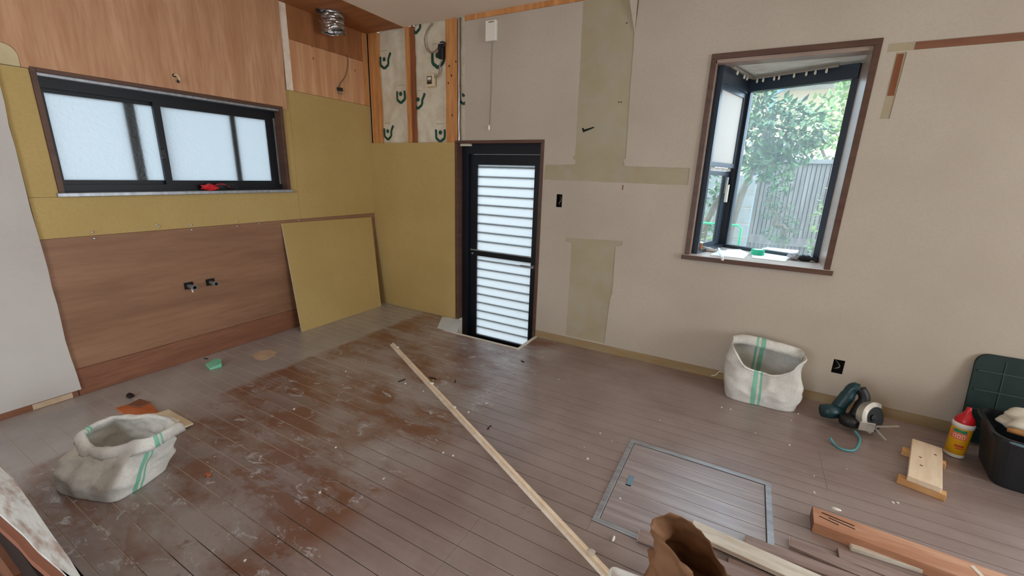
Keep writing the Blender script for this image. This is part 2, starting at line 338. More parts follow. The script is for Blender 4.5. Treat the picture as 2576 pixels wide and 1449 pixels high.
def spline(pts, n=8):
    pts = [Vector(p) for p in pts]; out = []
    for i in range(len(pts) - 1):
        p0, p1, p2, p3 = pts[max(i - 1, 0)], pts[i], pts[i + 1], pts[min(i + 2, len(pts) - 1)]
        for k in range(n):
            t = k / n; out.append(0.5 * ((2 * p1) + (p2 - p0) * t + (2 * p0 - 5 * p1 + 4 * p2 - p3) * t * t + (3 * p1 - p0 - 3 * p2 + p3) * t ** 3))
    return out + [pts[-1]]

# ================================================================== SETTING
XR, YB, CH = 7.4, -5.0, 2.43
# --- floor: sub-base with a notch at the door and a shaft under the hatch, planks laid on it
PIT = (0.985, 1.765, -0.30, 0.14); HAT = (2.80, 3.42, -1.61, -1.00)
fl = MB(); grid_cells(fl, [-0.12, XR], [YB, 0.12], [PIT], lambda a, b_, c, d: fl.box(a, b_, c, d, -0.12, -0.0008))
floor = tag(fl.build('floor', 'groove_dust', origin=(0, 0, 0)), 'worn brown plank floor of the gutted kitchen', 'floor', kind='structure')
PW = 0.0758
def plank_mesh(x0, x1, y0, y1):
    g, c, z = 0.0006, 0.0013, 0.0
    e = 0.0004; x0 += 0.0002; x1 -= 0.0002; y0 += g; y1 -= g; mb = MB()
    v = [mb.bm.verts.new(p) for p in ((x0, y0, -0.012), (x1, y0, -0.012), (x1, y1, -0.012), (x0, y1, -0.012), (x0, y0, z - c), (x1, y0, z - c), (x1, y1, z - c), (x0, y1, z - c), (x0 + e, y0 + c, z), (x1 - e, y0 + c, z), (x1 - e, y1 - c, z), (x0 + e, y1 - c, z))]
    for a in range(4):
        k = (a + 1) % 4
        mb.bm.faces.new((v[a], v[k], v[4 + k], v[4 + a])); mb.bm.faces.new((v[4 + a], v[4 + k], v[8 + k], v[8 + a]))
    mb.bm.faces.new(v[8:12]); return mb
row = 0; y1 = 0.0
while y1 > YB:
    y0 = max(y1 - PW, YB); st = -((row // 4) % 3) * 0.606 - (row % 2) * 0.0
    xs = []; x = st
    while x < XR: xs.append((max(x, 0.0), min(x + 2.424, XR))); x += 2.424
    for a, b_ in xs:
        if b_ - a < 0.05: continue
        segs = [(a, b_)]
        for hx0, hx1, hy0, hy1 in (PIT, HAT):
            if y1 > hy0 + 0.002 and y0 < hy1 - 0.002:
                ns = []
                for p, q in segs:
                    if q <= hx0 or p >= hx1: ns.append((p, q)); continue
                    if p < hx0: ns.append((p, hx0))
                    if q > hx1: ns.append((hx1, q))
                segs = ns
        for p, q in segs:
            if q - p > 0.03: plank_mesh(p, q, y0, y1).build('plank', 'floor_wood', floor)
        for hx0, hx1, hy0, hy1 in (PIT, HAT):            # slim offcuts that close a row beside the pit or the hatch
            p, q = max(a, hx0), min(b_, hx1)
            if q - p > 0.03 and y1 > hy0 + 0.002 and y0 < hy1 - 0.002:
                for ya, yb in ((y0, min(y1, hy0)), (max(y0, hy1), y1)):
                    if yb - ya > 0.006: plank_mesh(p, q, ya, yb).build('plank', 'floor_wood', floor)
    y1 -= PW; row += 1
# --- door pit lining and edge trim
pit = thing('trim_1', (1.37, -0.15, 0), 'white edged step-down pit in the floor at the glazed door', 'door pit', kind='structure')
MB().box(PIT[0], PIT[1], PIT[2], PIT[3], -0.26, -0.24).build('pit_floor', 'timber_dark_shade', pit)
MB().box(PIT[0] - 0.015, PIT[0], PIT[2], 0.0, -0.24, -0.001).build('pit_side', 'batten_wood', pit)
MB().box(PIT[1], PIT[1] + 0.015, PIT[2], 0.0, -0.24, -0.001).build('pit_side', 'batten_wood', pit)
MB().box(PIT[0], PIT[1], PIT[2] - 0.015, PIT[2], -0.24, -0.001).build('pit_side', 'batten_wood', pit)
MB().box(1.06, PIT[1] + 0.018, PIT[2] - 0.012, PIT[2] + 0.008, -0.02, 0.005).build('edge_trim', 'painted_plank', pit, bevel=0.002)
MB().box(PIT[1] - 0.006, PIT[1] + 0.018, PIT[2] + 0.008, 0.0, -0.02, 0.006).build('edge_trim', 'painted_plank', pit, bevel=0.002)
# --- wall_left (kitchen wall, x = 0)
WIN = (-2.125, -0.875, 1.115, 1.708)      # y0,y1,z0,z1 opening
wl = MB(); grid_cells(wl, [YB, 0.1], [-0.12, CH + 0.02], [WIN], lambda a, b_, c, d: wl.box(-0.14, -0.012, a, b_, c, d))
wall_left = tag(wl.build('wall_left', 'exposed_board', origin=(0, 0, 0)), 'stripped kitchen wall of plywood and yellow boards with a sliding window', 'wall', kind='structure')
def lboard(name, y0, y1, z0, z1, mat, x=0.0, t=0.0119, bev=0.001):
    return MB().box(x - t, x, y0 + 0.0006, y1 - 0.0006, z0 + 0.0006, z1 - 0.0006).build(name, mat, wall_left, bevel=bev)
YW = -2.258
lboard('gypsum_board', YW, -2.145, 1.100, 1.71, 'gypsum_yellow'); lboard('gypsum_board', YW, -0.79, 0.888, 1.100, 'gypsum_yellow')
lboard('gypsum_board', -0.856, -0.79, 1.100, 1.846, 'gypsum_yellow'); lboard('gypsum_board', -0.79, -0.001, 0.888, 1.846, 'gypsum_yellow')
lboard('plywood_sheet', YW, -0.001, 0.157, 0.888, 'lauan_brown', -0.002, 0.009); lboard('plywood_strip', YW, -0.001, 0.0, 0.157, 'lauan_red', 0.001, 0.0125)
# upper plywood: rounded bare-paper corner at its left end
yl, zl = -2.170, 1.712
rc = [(yl - 0.05 + 0.05 * math.cos(math.radians(a)), zl + 0.045 + 0.05 * math.sin(math.radians(a))) for a in range(0, 91, 15)]
poly = [(-0.818, 1.700), (-0.80, CH), (YB, CH), (YB, zl + 0.095)] + rc[::-1] + [(yl, zl), (yl, 1.712)]
sheet('plywood_sheet', poly, [], lambda u, v, w: (0.003 + w, u, v), 0.009, 'plywood', wall_left)
sheet('bare_paper_patch', [(-4.9, 1.712), (yl - 0.001, 1.712)] + [(a - 0.001, c - 0.001) for a, c in rc] + [(-4.9, zl + 0.093)], [], lambda u, v, w: (-0.002 + w, u, v), 0.008, 'bare_paper', wall_left)
MB().box(-0.009, 0.001, -0.80, -0.745, 1.847, CH).build('splice_strip', 'batten_wood', wall_left, bevel=0.001)
lboard('plywood_sheet', -0.7445, -0.05, 1.847, 2.20, 'plywood_pine', -0.001, 0.009); lboard('plywood_sheet', -0.7445, -0.05, 2.20, CH, 'plywood_stained', -0.001, 0.009)
for px, py in ((788, 147), (893, 177), (785, 116)):
    P = LW(px, py, -0.001); MB().lathe([(0.009, -0.0004), (0.009, 0.0006)], mtx=Matrix.Translation((-0.0012, P.y, P.z)) @ Matrix.Rotation(math.pi / 2, 4, 'Y') @ Matrix.Diagonal((1.2, 0.8, 1, 1)), n=10).build('knot', 'knot_tan', wall_left)
MB().box(-0.011, 0.004, -0.0495, -0.0005, 1.847, CH).build('corner_batten', 'stud_cedar', wall_left, bevel=0.002)
# white papered board at the left, its cut edge slightly wavy
edge = [(YW + 0.010 * noise.noise((z * 5, 1.3, 0)) + (0.004 if z < 0.3 else 0), z) for z in [0.04 + 0.1 * k for k in range(24)]]
sheet('papered_board', [(YB, 0.04)] + edge + [(YW, CH), (YB, CH)], [], lambda u, v, w: (0.004 + w, u, v), 0.014, 'wallpaper_white', wall_left)
MB().box(-0.0115, 0.002, YB, YW - 0.004, 0.0, 0.039).build('baseboard_trace', 'lauan_red', wall_left)
p, q = LW(85, 1035), LW(180, 985); MB().box(0.002, 0.004, p.y, q.y, 0.003, 0.034).build('paper_remnant', 'torn_tile', wall_left)
# --- wall_right (door and bay window wall, y = 0)
DOOR = (0.965, 1.765, -0.26, 1.540); BAY = (2.825, 3.60, 0.787, 1.998); TER = (5.15, 6.85, 0.0, 2.0); CAV = (0.02, 1.056, 1.527, CH + 0.02)
q1 = RW(1407, 505); q2 = RW(2108, 922)
SW1 = (q1.x - 0.026, q1.x + 0.026, q1.z - 0.050, q1.z + 0.050); SW2 = (q2.x - 0.030, q2.x + 0.030, q2.z - 0.046, q2.z + 0.046)
wr = MB(); grid_cells(wr, [-0.14, XR], [-0.26, CH + 0.02], [DOOR, BAY, TER, CAV, SW1, SW2], lambda a, b_, c, d: wr.box(a, b_, 0.0, 0.14, c, d))
wr.box(-0.14, 1.06, 0.105, 0.14, 1.52, CH + 0.02); 
for s_ in (SW1, SW2): wr.box(s_[0], s_[1], 0.06, 0.14, s_[2], s_[3])
wall_right = tag(wr.build('wall_right', 'exposed_board', origin=(0, 0, 0)), 'half stripped wall with glazed door, wallpaper remnants and bay window', 'wall', kind='structure')
sheet('gypsum_board', [(0.0, 0.0), (DOOR[0] - 0.004, 0.0), (DOOR[0] - 0.004, 1.527), (0.0, 1.527)], [], lambda u, v, w: (u, -0.006 + w, v), 0.0118, 'gypsum_yellow', wall_right)
def W2(pts, y=0.0): return [(lambda P: (P.x, P.z))(RW(a, b_, y)) for a, b_ in pts]
def rect(h, g=0.0): return [(h[0] - g, h[2] - g), (h[1] + g, h[2] - g), (h[1] + g, h[3] + g), (h[0] - g, h[3] + g)]
def jag(pts, amp, n):
    out = []
    for (a, b_), (c, d) in zip(pts, pts[1:] + pts[:1]):
        L = math.hypot(c - a, d - b_); k = max(1, int(L / n))
        for i in range(k):
            t = i / k; out.append((a + (c - a) * t + (amp * random.uniform(-1, 1) if i else 0), b_ + (d - b_) * t + (amp * random.uniform(-1, 1) if i else 0)))
    return out
TOP = 2.396
c0 = W2([(1467, 20), (1458, 200), (1447, 390), (1442, 393), (1443, 402), (1448, 402), (1447, 414), (1372, 415), (1369, 452)]) + W2([(1731, 466)]) + W2([(1736, 423), (1572, 418), (1568, 402), (1575, 399), (1584, 250), (1597, 80)])
strip_hole = [(c0[0][0], TOP - 0.004)] + c0 + [(c0[-1][0] + 0.012, TOP - 0.004)]
low_hole = W2([(1423, 598), (1566, 606), (1565, 617), (1549, 619), (1540, 738), (1535, 752), (1522, 850), (1521, 866), (1424, 847), (1437, 640), (1438, 612), (1423, 607)])
low_hole = [(a, max(z, 0.075)) for a, z in low_hole]
up_strip = W2([(2222, 113), (2300, 105)]) + [(5.1, RW(2300, 104).z), (5.1, RW(2300, 127).z)] + W2([(2300, 126), (2219, 131)])
zt, zb = up_strip[1][1], up_strip[4][1]; up_strip = [(BAY[1] + 0.03, zt), (XR - 0.02, zt), (XR - 0.02, zb), (BAY[1] + 0.03, zb)]
a_, b2 = RW(2231, 140), RW(2195, 300); thin = [(3.665, b2.z), (3.705, b2.z), (3.71, zb - 0.006), (3.668, zb - 0.006)]
hole_small = W2([(1464, 322), (1468, 322), (1470, 326), (1493, 319), (1496, 321), (1480, 328), (1467, 333)])
outer = [(1.056, 1.541), (1.056, TOP), (XR, TOP), (XR, 0.062), (DOOR[1] + 0.001, 0.062), (DOOR[1] + 0.001, 1.541)]
up_clip = [(u, z) for u, z in up_strip]
TER2 = [(TER[0], 0.063), (TER[1], 0.063), (TER[1], 2.0), (TER[0], 2.0)]
TER3 = (TER[0], TER[1], 0.064, 2.0)
zmid = zt
up_a = [(BAY[1] + 0.03, zt), (TER[0] - 0.05, zt), (TER[0] - 0.05, zb), (BAY[1] + 0.03, zb)]
sheet('wallpaper', outer, [jag(strip_hole, 0.0012, 0.03), jag(low_hole, 0.0012, 0.03), rect(BAY), up_a, thin, rect(SW1, -0.003), rect(SW2, -0.003), rect(TER3)], lambda u, v, w: (u, -0.0016 + w, v), 0.0030, 'wallpaper', wall_right)
MB().box(RW(2303, 115).x, TER[0] - 0.052, -0.0022, 0.0005, zb + 0.002, zt - 0.002).build('exposed_batten', 'lauan_red', wall_right)
MB().box(3.674, 3.70, -0.0020, 0.0005, b2.z + 0.11, zb - 0.012).build('exposed_batten', 'stud_dark', wall_right)
MB().box(DOOR[1] + 0.003, TER[0], -0.0012, 0.0005, 0.0, 0.061).build('baseboard_trace', 'glue_strip', wall_right)
MB().box(1.056, 5.1, -0.012, -0.0005, TOP, CH).build('ceiling_batten', 'stud_cedar', wall_right, bevel=0.001)
# curled flap of wallpaper at the top of the bare column
fa, fb, fc = RW(1597, 84), RW(1606, 2), RW(1586, 2)
mb = MB(); mb.face([(fa.x, -0.004, fa.z), (fb.x, -0.02, fb.z), (fc.x, -0.028, fc.z)]); mb.build('peeling_flap', 'wallpaper', wall_right, solid=0.002)
p = hole_small; mb = MB(); mb.prism([(x, -0.002, z) for x, z in p], (0, 0.0018, 0)); mb.build('torn_hole', 'hole_black', wall_right)
for px, py in ((1557, 257), (1563, 257), (1577, 58)):
    P = RW(px, py); MB().lathe([(0.004, -0.0006), (0.004, 0.0006)], mtx=Matrix.Translation((P.x, -0.001, P.z)) @ Matrix.Rotation(math.pi / 2, 4, 'X'), n=8).build('nail_hole', 'hole_black', wall_right)
# --- stripped bay by the corner: studs, insulation, prints
def batt_y(x, z): return 0.030 + 0.010 * noise.noise((x * 6, z * 4, 2.0)) + 0.005 * noise.noise((x * 17, z * 14, 5.0))
cells = [(0.125, 0.448), (0.5275, 0.868), (1.000, 1.056)]
batts = []
for a, b_ in cells:
    mb = MB()
    def fn(u, v, a=a, b_=b_):
        x = a - 0.03 + (b_ - a + 0.06) * u; z = 1.50 + (CH + 0.01 - 1.50) * v
        e = min(u, 1 - u) / 0.12; return (x, batt_y(x, z) + (0.03 * (1 - min(e, 1)) ** 2), z)
    mb.grid(fn, 24, 48); batts.append(mb.build('insulation_batt', 'insulation_film', wall_right, smooth=True))
def stud(x0, x1, y0, y1, mat, z0=1.527, z1=CH): return MB().box(x0, x1, y0, y1, z0, z1).build('stud', mat, wall_right, bevel=0.002)
st1 = stud(0.005, 0.122, 0.0, 0.10, 'stud_cedar'); st2 = stud(0.446, 0.487, -0.001, 0.10, 'stud_cedar'); st2b = stud(0.487, 0.527, 0.012, 0.10, 'stud_dark'); st3 = stud(0.866, 0.978, -0.002, 0.10, 'stud_cedar')  # knotty
for px, py in ((1130, 166), (1136, 190), (1128, 209), (1147, 155), (1138, 290)):
    P = RW(px, py, -0.002); MB().lathe([(0.0075, -0.0006), (0.0075, 0.0006)], mtx=Matrix.Translation((P.x, -0.0028, P.z)) @ Matrix.Rotation(math.pi / 2, 4, 'X') @ Matrix.Diagonal((0.8, 1.3, 1, 1)), n=10).build('knot', 'knot', st3)
mb = MB(); mb.grid(lambda u, v: (0.984 + 0.016 * u + 0.004 * noise.noise((v * 9, 0, 0)), 0.006 + 0.012 * math.sin(u * math.pi) * -1, 1.53 + (CH - 1.53) * v), 6, 30); mb.build('silver_film', 'silver_film', wall_right, smooth=True)
def emblem(px, py, s, batt, chim=True):
    P = RW(px, py, 0.028); mb = MB()
    def seg(pts, w):
        for (a, b_), (c, d) in zip(pts, pts[1:]):
            n = 4; L = math.hypot(c - a, d - b_); nx, nz = -(d - b_) / L * w, (c - a) / L * w
            for i in range(n):
                t0, t1 = i / n - 0.02, (i + 1) / n + 0.02
                q = [(a + (c - a) * t0 + nx, b_ + (d - b_) * t0 + nz), (a + (c - a) * t1 + nx, b_ + (d - b_) * t1 + nz), (a + (c - a) * t1 - nx, b_ + (d - b_) * t1 - nz), (a + (c - a) * t0 - nx, b_ + (d - b_) * t0 - nz)]
                mb.face([(P.x + u * s, batt_y(P.x + u * s, P.z + v * s) - 0.0025, P.z + v * s) for u, v in q])
    seg([(-0.42, 0.42), (-0.42, -0.22), (0.0, -0.5), (0.42, -0.22), (0.42, 0.15)] + ([(0.72, 0.62)] if chim else [(0.42, 0.42)]), 0.105)
    mb.face([(P.x + s * 0.17 * math.cos(a), batt_y(P.x, P.z) - 0.0028, P.z + s * (0.2 + 0.17 * math.sin(a))) for a in [2 * math.pi * k / 12 for k in range(12)]])
    o = mb.build('printed_emblem', 'print_green', batt)
    mb = MB(); zz = P.z + s * 0.85
    mb.face([(P.x + u * s, batt_y(P.x + u * s, zz) - 0.0022, zz + v) for u, v in ((-0.4, -0.002), (0.35, -0.002), (0.35, 0.002), (-0.4, 0.002))]); mb.build('printed_line', 'print_grey', batt)
for px, py, s, k, ch in ((967, 156, 0.105, 0, True), (1009, 243, 0.105, 0, False), (976, 336, 0.105, 0, True), (1052, 257, 0.105, 1, True), (1108, 340, 0.105, 1, False), (1101, 148, 0.13, 1, False), (1047, 66, 0.105, 1, False), (1166, 245, 0.10, 2, False)): emblem(px, py, s, batts[k], ch)
# --- ceiling
cl = MB(); cl.box(0.435, XR, YB, 0.0, CH, CH + 0.05)
ceiling = tag(cl.build('ceiling', 'ceiling_paper', origin=(0, 0, 0)), 'beige papered ceiling with a wooden strip by the kitchen wall', 'ceiling', kind='structure')
MB().box(-0.012, 0.4345, YB, 0.0, CH - 0.002, CH + 0.05).build('plywood_strip', 'plywood_stained', ceiling)
# --- rest of the room behind the camera
wb = MB(); RD = (1.2, 2.5, 0.0, 2.0); grid_cells(wb, [-0.14, XR + 0.14], [-0.12, CH + 0.02], [RD], lambda a, b_, c, d: wb.box(a, b_, YB - 0.14, YB, c, d))
tag(wb.build('wall_back', 'wallpaper', origin=(0, 0, 0)), 'papered wall behind the camera with an added opening for fill light', 'wall', kind='structure')
wf_ = MB(); EW = (-3.0, -1.4, 0.5, 2.0); grid_cells(wf_, [YB, 0.14], [-0.12, CH + 0.02], [EW], lambda a, b_, c, d: wf_.box(XR, XR + 0.14, a, b_, c, d))
tag(wf_.build('wall_far_right', 'wallpaper', origin=(0, 0, 0)), 'papered end wall to the right of the frame', 'wall', kind='structure')
rf = MB(); rf.box(-0.65, XR + 0.6, YB - 0.6, 0.60, CH + 0.06, CH + 0.16)
tag(rf.build('roof_eaves', 'outer_wall', origin=(0, 0, 0)), 'flat roof slab overhanging the outer walls', 'roof', kind='structure')

# --- window_1: sliding frosted window in the kitchen wall
w1 = thing('window_1', (0, -1.5, 1.115), 'wide two-sash frosted sliding window in dark brown casing on kitchen wall', 'window', kind='structure')
y0, y1, z0, z1 = WIN
for nm, a in (('casing', (-0.10, 0.012, y0 - 0.02, y0 + 0.002, z0, z1 + 0.012)), ('casing', (-0.10, 0.012, y1 - 0.002, y1 + 0.02, z0, z1 + 0.012)), ('casing', (-0.10, 0.012, y0 + 0.002, y1 - 0.002, z1 - 0.008, z1 + 0.012))):
    MB().box(*a).build(nm, 'casing_brown', w1, bevel=0.0015)
MB().box(-0.10, 0.024, y0 - 0.03, y1 + 0.03, z0 - 0.014, z0 + 0.006).build('window_sill', 'aluminium_grey', w1, bevel=0.002)
MB().box(-0.072, -0.005, y0 + 0.003, y1 - 0.003, z1 - 0.022, z1 - 0.009).build('head_channel', 'aluminium_grey', w1)
g = 0.003
MB().box(-0.10, -0.06, y0 + g, y1 - g, z1 - 0.07, z1 - 0.022).build('window_frame', 'aluminium_black', w1)
MB().box(-0.10, -0.06, y0 + g, y1 - g, z0 + 0.006, z0 + 0.045).build('window_frame', 'aluminium_black', w1)
MB().box(-0.10, -0.06, y0 + g, y0 + 0.022, z0 + 0.045, z1 - 0.07).build('window_frame', 'aluminium_black', w1)
MB().box(-0.10, -0.06, y1 - 0.05, y1 - 0.022, z0 + 0.045, z1 - 0.07).build('window_frame', 'aluminium_black', w1)
MB().box(-0.098, -0.07, y1 - 0.022, y1 - g, z0 + 0.045, z1 - 0.07).build('window_frame', 'aluminium_grey', w1)
def sash(name, x, a, b_, st_l, st_r):
    s_ = MB(); zz0, zz1 = z0 + 0.045, z1 - 0.07
    s_.box(x - 0.011, x + 0.011, a, a + st_l, zz0, zz1); s_.box(x - 0.011, x + 0.011, b_ - st_r, b_, zz0, zz1)
    s_.box(x - 0.011, x + 0.011, a + st_l, b_ - st_r, zz0, zz0 + 0.024); s_.box(x - 0.011, x + 0.011, a + st_l, b_ - st_r, zz1 - 0.02, zz1)
    so = s_.build(name, 'aluminium_black', w1)
    MB().box(x - 0.002, x + 0.002, a + st_l, b_ - st_r, zz0 + 0.024, zz1 - 0.02).build('pane', 'frosted_glass', so)
    return so
sash('sash', -0.093, y0 + 0.022, -1.60, 0.012, 0.03); sash_in = sash('sash', -0.067, -1.640, y1 - 0.05, 0.036, 0.03)
for yb, w, xa, xb in ((-1.745, 0.052, -0.110, -0.0965), (-1.186, 0.036, -0.084, -0.0705)):     # posts close behind the frosted glass
    MB().box(xa, xb, yb - w / 2, yb + w / 2, z0 + 0.046, z1 - 0.071).build('lattice_post', 'aluminium_black', w1)
lk = MB(); P = LW(411, 388, -0.05); lk.box(-0.056, -0.040, P.y - 0.012, P.y + 0.010, P.z - 0.03, P.z + 0.03); lk.box(-0.040, -0.026, P.y - 0.022, P.y - 0.004, P.z - 0.012, P.z + 0.028); lk.build('latch', 'black_plastic', sash_in, bevel=0.003)
# --- door_1: glazed aluminium door with louvred blind behind frosted glass
dr = thing('door_1', (1.365, 0.08, -0.24), 'black aluminium kitchen door with two frosted panes and louvre lines', 'door', kind='structure')
x0, x1, zz, z1 = DOOR
for a, mt in (((x0, x0 + 0.022, -0.016, 0.10, 0.0, z1 - 0.022), 'casing_brown'), ((x1 - 0.022, x1, -0.016, 0.10, 0.0, z1 - 0.022), 'casing_brown'), ((x0, x1, -0.016, 0.10, z1 - 0.022, z1), 'casing_brown'), ((x0 + 0.0, x0 + 0.022, 0.0, 0.10, -0.24, -0.001), 'batten_wood'), ((x1 - 0.022, x1, 0.0, 0.10, -0.24, -0.001), 'casing_brown')): MB().box(*a).build('door_casing', mt, dr, bevel=0.0015)
A, B = x0 + 0.022, x1 - 0.022
for a in ((A, A + 0.06, 0.055, 0.138, -0.238, z1 - 0.022), (B - 0.02, B, 0.055, 0.138, -0.238, z1 - 0.022), (A + 0.06, B - 0.02, 0.055, 0.138, 1.44, z1 - 0.022), (A + 0.06, B - 0.02, 0.04, 0.138, -0.238, -0.205)): MB().box(*a).build('door_frame', 'aluminium_black', dr, bevel=0.001)
L0, L1 = A + 0.062, B - 0.022
GX0, GX1 = 1.118, 1.653
lf = MB()
for a in ((L0, GX0, 0.085, 0.118, -0.203, 1.438), (GX1, L1, 0.085, 0.118, -0.203, 1.438), (GX0, GX1, 0.085, 0.118, 1.358, 1.438), (GX0, GX1, 0.085, 0.118, 0.592, 0.640), (GX0, GX1, 0.085, 0.118, -0.203, -0.150)): lf.box(*a)
leaf = lf.build('door_leaf', 'aluminium_black', dr)
MB().box(L0 + 0.01, GX1 + 0.005, 0.078, 0.0845, 0.636, 0.645).build('mid_rail_bead', 'aluminium_grey', leaf)
MB().box(GX0, GX1, 0.098, 0.102, 0.640, 1.358).build('pane', 'frosted_door', leaf); MB().box(GX0, GX1, 0.098, 0.102, -0.150, 0.592).build('pane', 'frosted_door', leaf)
sl = None
for base, n in ((1.340, 9), (0.552, 10)):
    for k in range(n):
        zc = base - k * 0.0775
        sl = MB().box(GX0 + 0.001, GX1 - 0.001, 0.1035, 0.110, zc - 0.006, zc + 0.006).build('slat', 'aluminium_blue', dr)
hd = MB(); P = RW(1330, 671, 0.06); hd.box(1.575, 1.70, 0.045, 0.056, P.z - 0.009, P.z + 0.009); hd.box(1.675, 1.70, 0.056, 0.086, P.z - 0.012, P.z + 0.012); hd.build('door_handle', 'aluminium_grey', leaf, bevel=0.003)
lk = MB(); P = RW(1189, 637, 0.08); lk.lathe([(0.007, 0), (0.007, 0.012)], mtx=Matrix.Translation((P.x, 0.084, P.z)) @ Matrix.Rotation(math.pi / 2, 4, 'X'), n=10); lk.build('pivot', 'aluminium_grey', dr)
# --- window_2: angular bay window
w2 = thing('window_2', (3.2, 0, 0.787), 'corner bay window with dark frame, brown casing and garden view', 'window', kind='structure')
x0, x1, z0, z1 = BAY; SZ = 0.817
PA, PB, PC = Vector((2.862, 0.060)), Vector((3.000, 0.545)), Vector((3.578, 0.285))
def cas(*a, m_='casing_brown'): return MB().box(*a).build('casing', m_, w2, bevel=0.0015)
cas(x0 - 0.004, x0 + 0.024, -0.014, 0.0, SZ, z1 - 0.026); cas(x1 - 0.026, x1 + 0.004, -0.014, 0.0, SZ, z1 - 0.026); cas(x0 - 0.004, x1 + 0.004, -0.014, 0.0, z1 - 0.026, z1 + 0.004)
cas(x0, x0 + 0.030, 0.0, 0.075, SZ, z1 - 0.03, m_='jamb_brown_lit'); cas(x1 - 0.022, x1, 0.0, 0.30, SZ, z1 - 0.03, m_='jamb_brown_lit'); cas(x0, x1, 0.0, 0.10, z1 - 0.045, z1, m_='jamb_brown_lit')
pl = [(x0 - 0.018, -0.030), (x1 + 0.018, -0.030), (x1 + 0.018, 0.0), (x1 - 0.001, 0.0), (x1 - 0.001, 0.33), (3.0, 0.605), (x0 + 0.001, 0.09), (x0 + 0.001, 0.0), (x0 - 0.018, 0.0)]
MB().prism([(a, b_, 0.787) for a, b_ in pl], (0, 0, SZ - 0.789)).build('window_sill', 'casing_brown', w2)
MB().prism([(a * 0.998 + 0.0064, b_ + (0.003 if b_ < 0 else -0.001), SZ - 0.002) for a, b_ in pl], (0, 0, 0.002)).build('sill_top_lit', 'sill_top_lit', w2)
pl2 = [(x0 + 0.001, 0.10), (x1 - 0.001, 0.10), (x1 - 0.001, 0.33), (3.0, 0.605), (x0 + 0.001, 0.11)]
MB().prism([(a, b_, 1.965) for a, b_ in pl2], (0, 0, 0.035)).build('bay_ceiling', 'painted_plank', w2)
class Face:
    def __init__(s, p, q):
        s.p = p; d = q - p; s.L = d.length; s.d = d.normalized(); s.n = Vector((-s.d.y, s.d.x))
        if s.n.y < 0 and abs(s.n.y) > abs(s.n.x): s.n = -s.n
    def pt(s, a, z, o): v = s.p + s.d * a + s.n * o; return Vector((v.x, v.y, z))
    def box(s, mb, a0, a1, za, zb_, o0, o1): mb.hexa([s.pt(a, z, o) for z in (za, zb_) for a, o in ((a0, o0), (a1, o0), (a1, o1), (a0, o1))]); return mb
FL, FR = Face(PA, PB), Face(PB, PC)
ZT = 1.955
def part(face, name, mat, *a, parent=w2): return face.box(MB(), *a).build(name, mat, parent)
MB().prism([(PB.x - 0.03, PB.y - 0.025, SZ), (PB.x + 0.02, PB.y - 0.035, SZ), (PB.x + 0.03, PB.y + 0.03, SZ), (PB.x - 0.03, PB.y + 0.045, SZ)], (0, 0, ZT - SZ)).build('corner_mullion', 'aluminium_black', w2)
part(FR, 'window_frame', 'aluminium_blue', 0.012, FR.L, SZ, SZ + 0.022, -0.02, 0.03); part(FR, 'window_frame', 'aluminium_blue', 0.012, FR.L, 1.875, ZT, -0.02, 0.03)
part(FR, 'window_frame', 'aluminium_blue', 0.012, 0.045, SZ + 0.022, 1.875, -0.01, 0.03); part(FR, 'window_frame', 'aluminium_blue', FR.L - 0.03, FR.L + 0.005, SZ + 0.022, 1.875, -0.01, 0.03)
part(FR, 'pane', 'dusty_glass', 0.045, FR.L - 0.03, SZ + 0.022, 1.875, 0.008, 0.012)
e = FL.L - 0.03
part(FL, 'window_frame', 'aluminium_blue', 0.0, e, SZ, SZ + 0.022, -0.03, 0.03); part(FL, 'window_frame', 'aluminium_blue', 0.0, e, 1.862, ZT, -0.03, 0.03); part(FL, 'window_frame', 'aluminium_blue', 0.0, 0.026, SZ + 0.022, 1.862, -0.03, 0.03)
ZM = RW(1800, 425, 0.25).z
def sash2(za, zb_, pane, o, st):
    for a in ((0.027, 0.027 + 0.02, za, zb_, o - 0.01, o + 0.01), (e - st, e - 0.001, za, zb_, o - 0.01, o + 0.01), (0.047, e - st, za, za + 0.028, o - 0.01, o + 0.01), (0.047, e - st, zb_ - 0.028, zb_, o - 0.01, o + 0.01)): part(FL, 'sash_rail', 'aluminium_blue', *a)
    part(FL, 'pane', pane, 0.047, e - st, za + 0.028, zb_ - 0.028, o - 0.002, o + 0.002)
sash2(ZM + 0.012, 1.860, 'screen_pane', -0.012, 0.03); sash2(SZ + 0.024, ZM - 0.012, 'clear_glass', 0.012, 0.09)
part(FL, 'mid_rail', 'painted_plank', 0.027, e, ZM - 0.010, ZM + 0.010, 0.0, 0.028)
part(FL, 'handle_plate', 'aluminium_grey', e - 0.075, e - 0.045, ZM - 0.16, ZM - 0.05, -0.012, 0.001); part(FL, 'handle_lever', 'white_plastic', e - 0.085, e - 0.065, ZM - 0.22, ZM - 0.10, -0.03, -0.014)
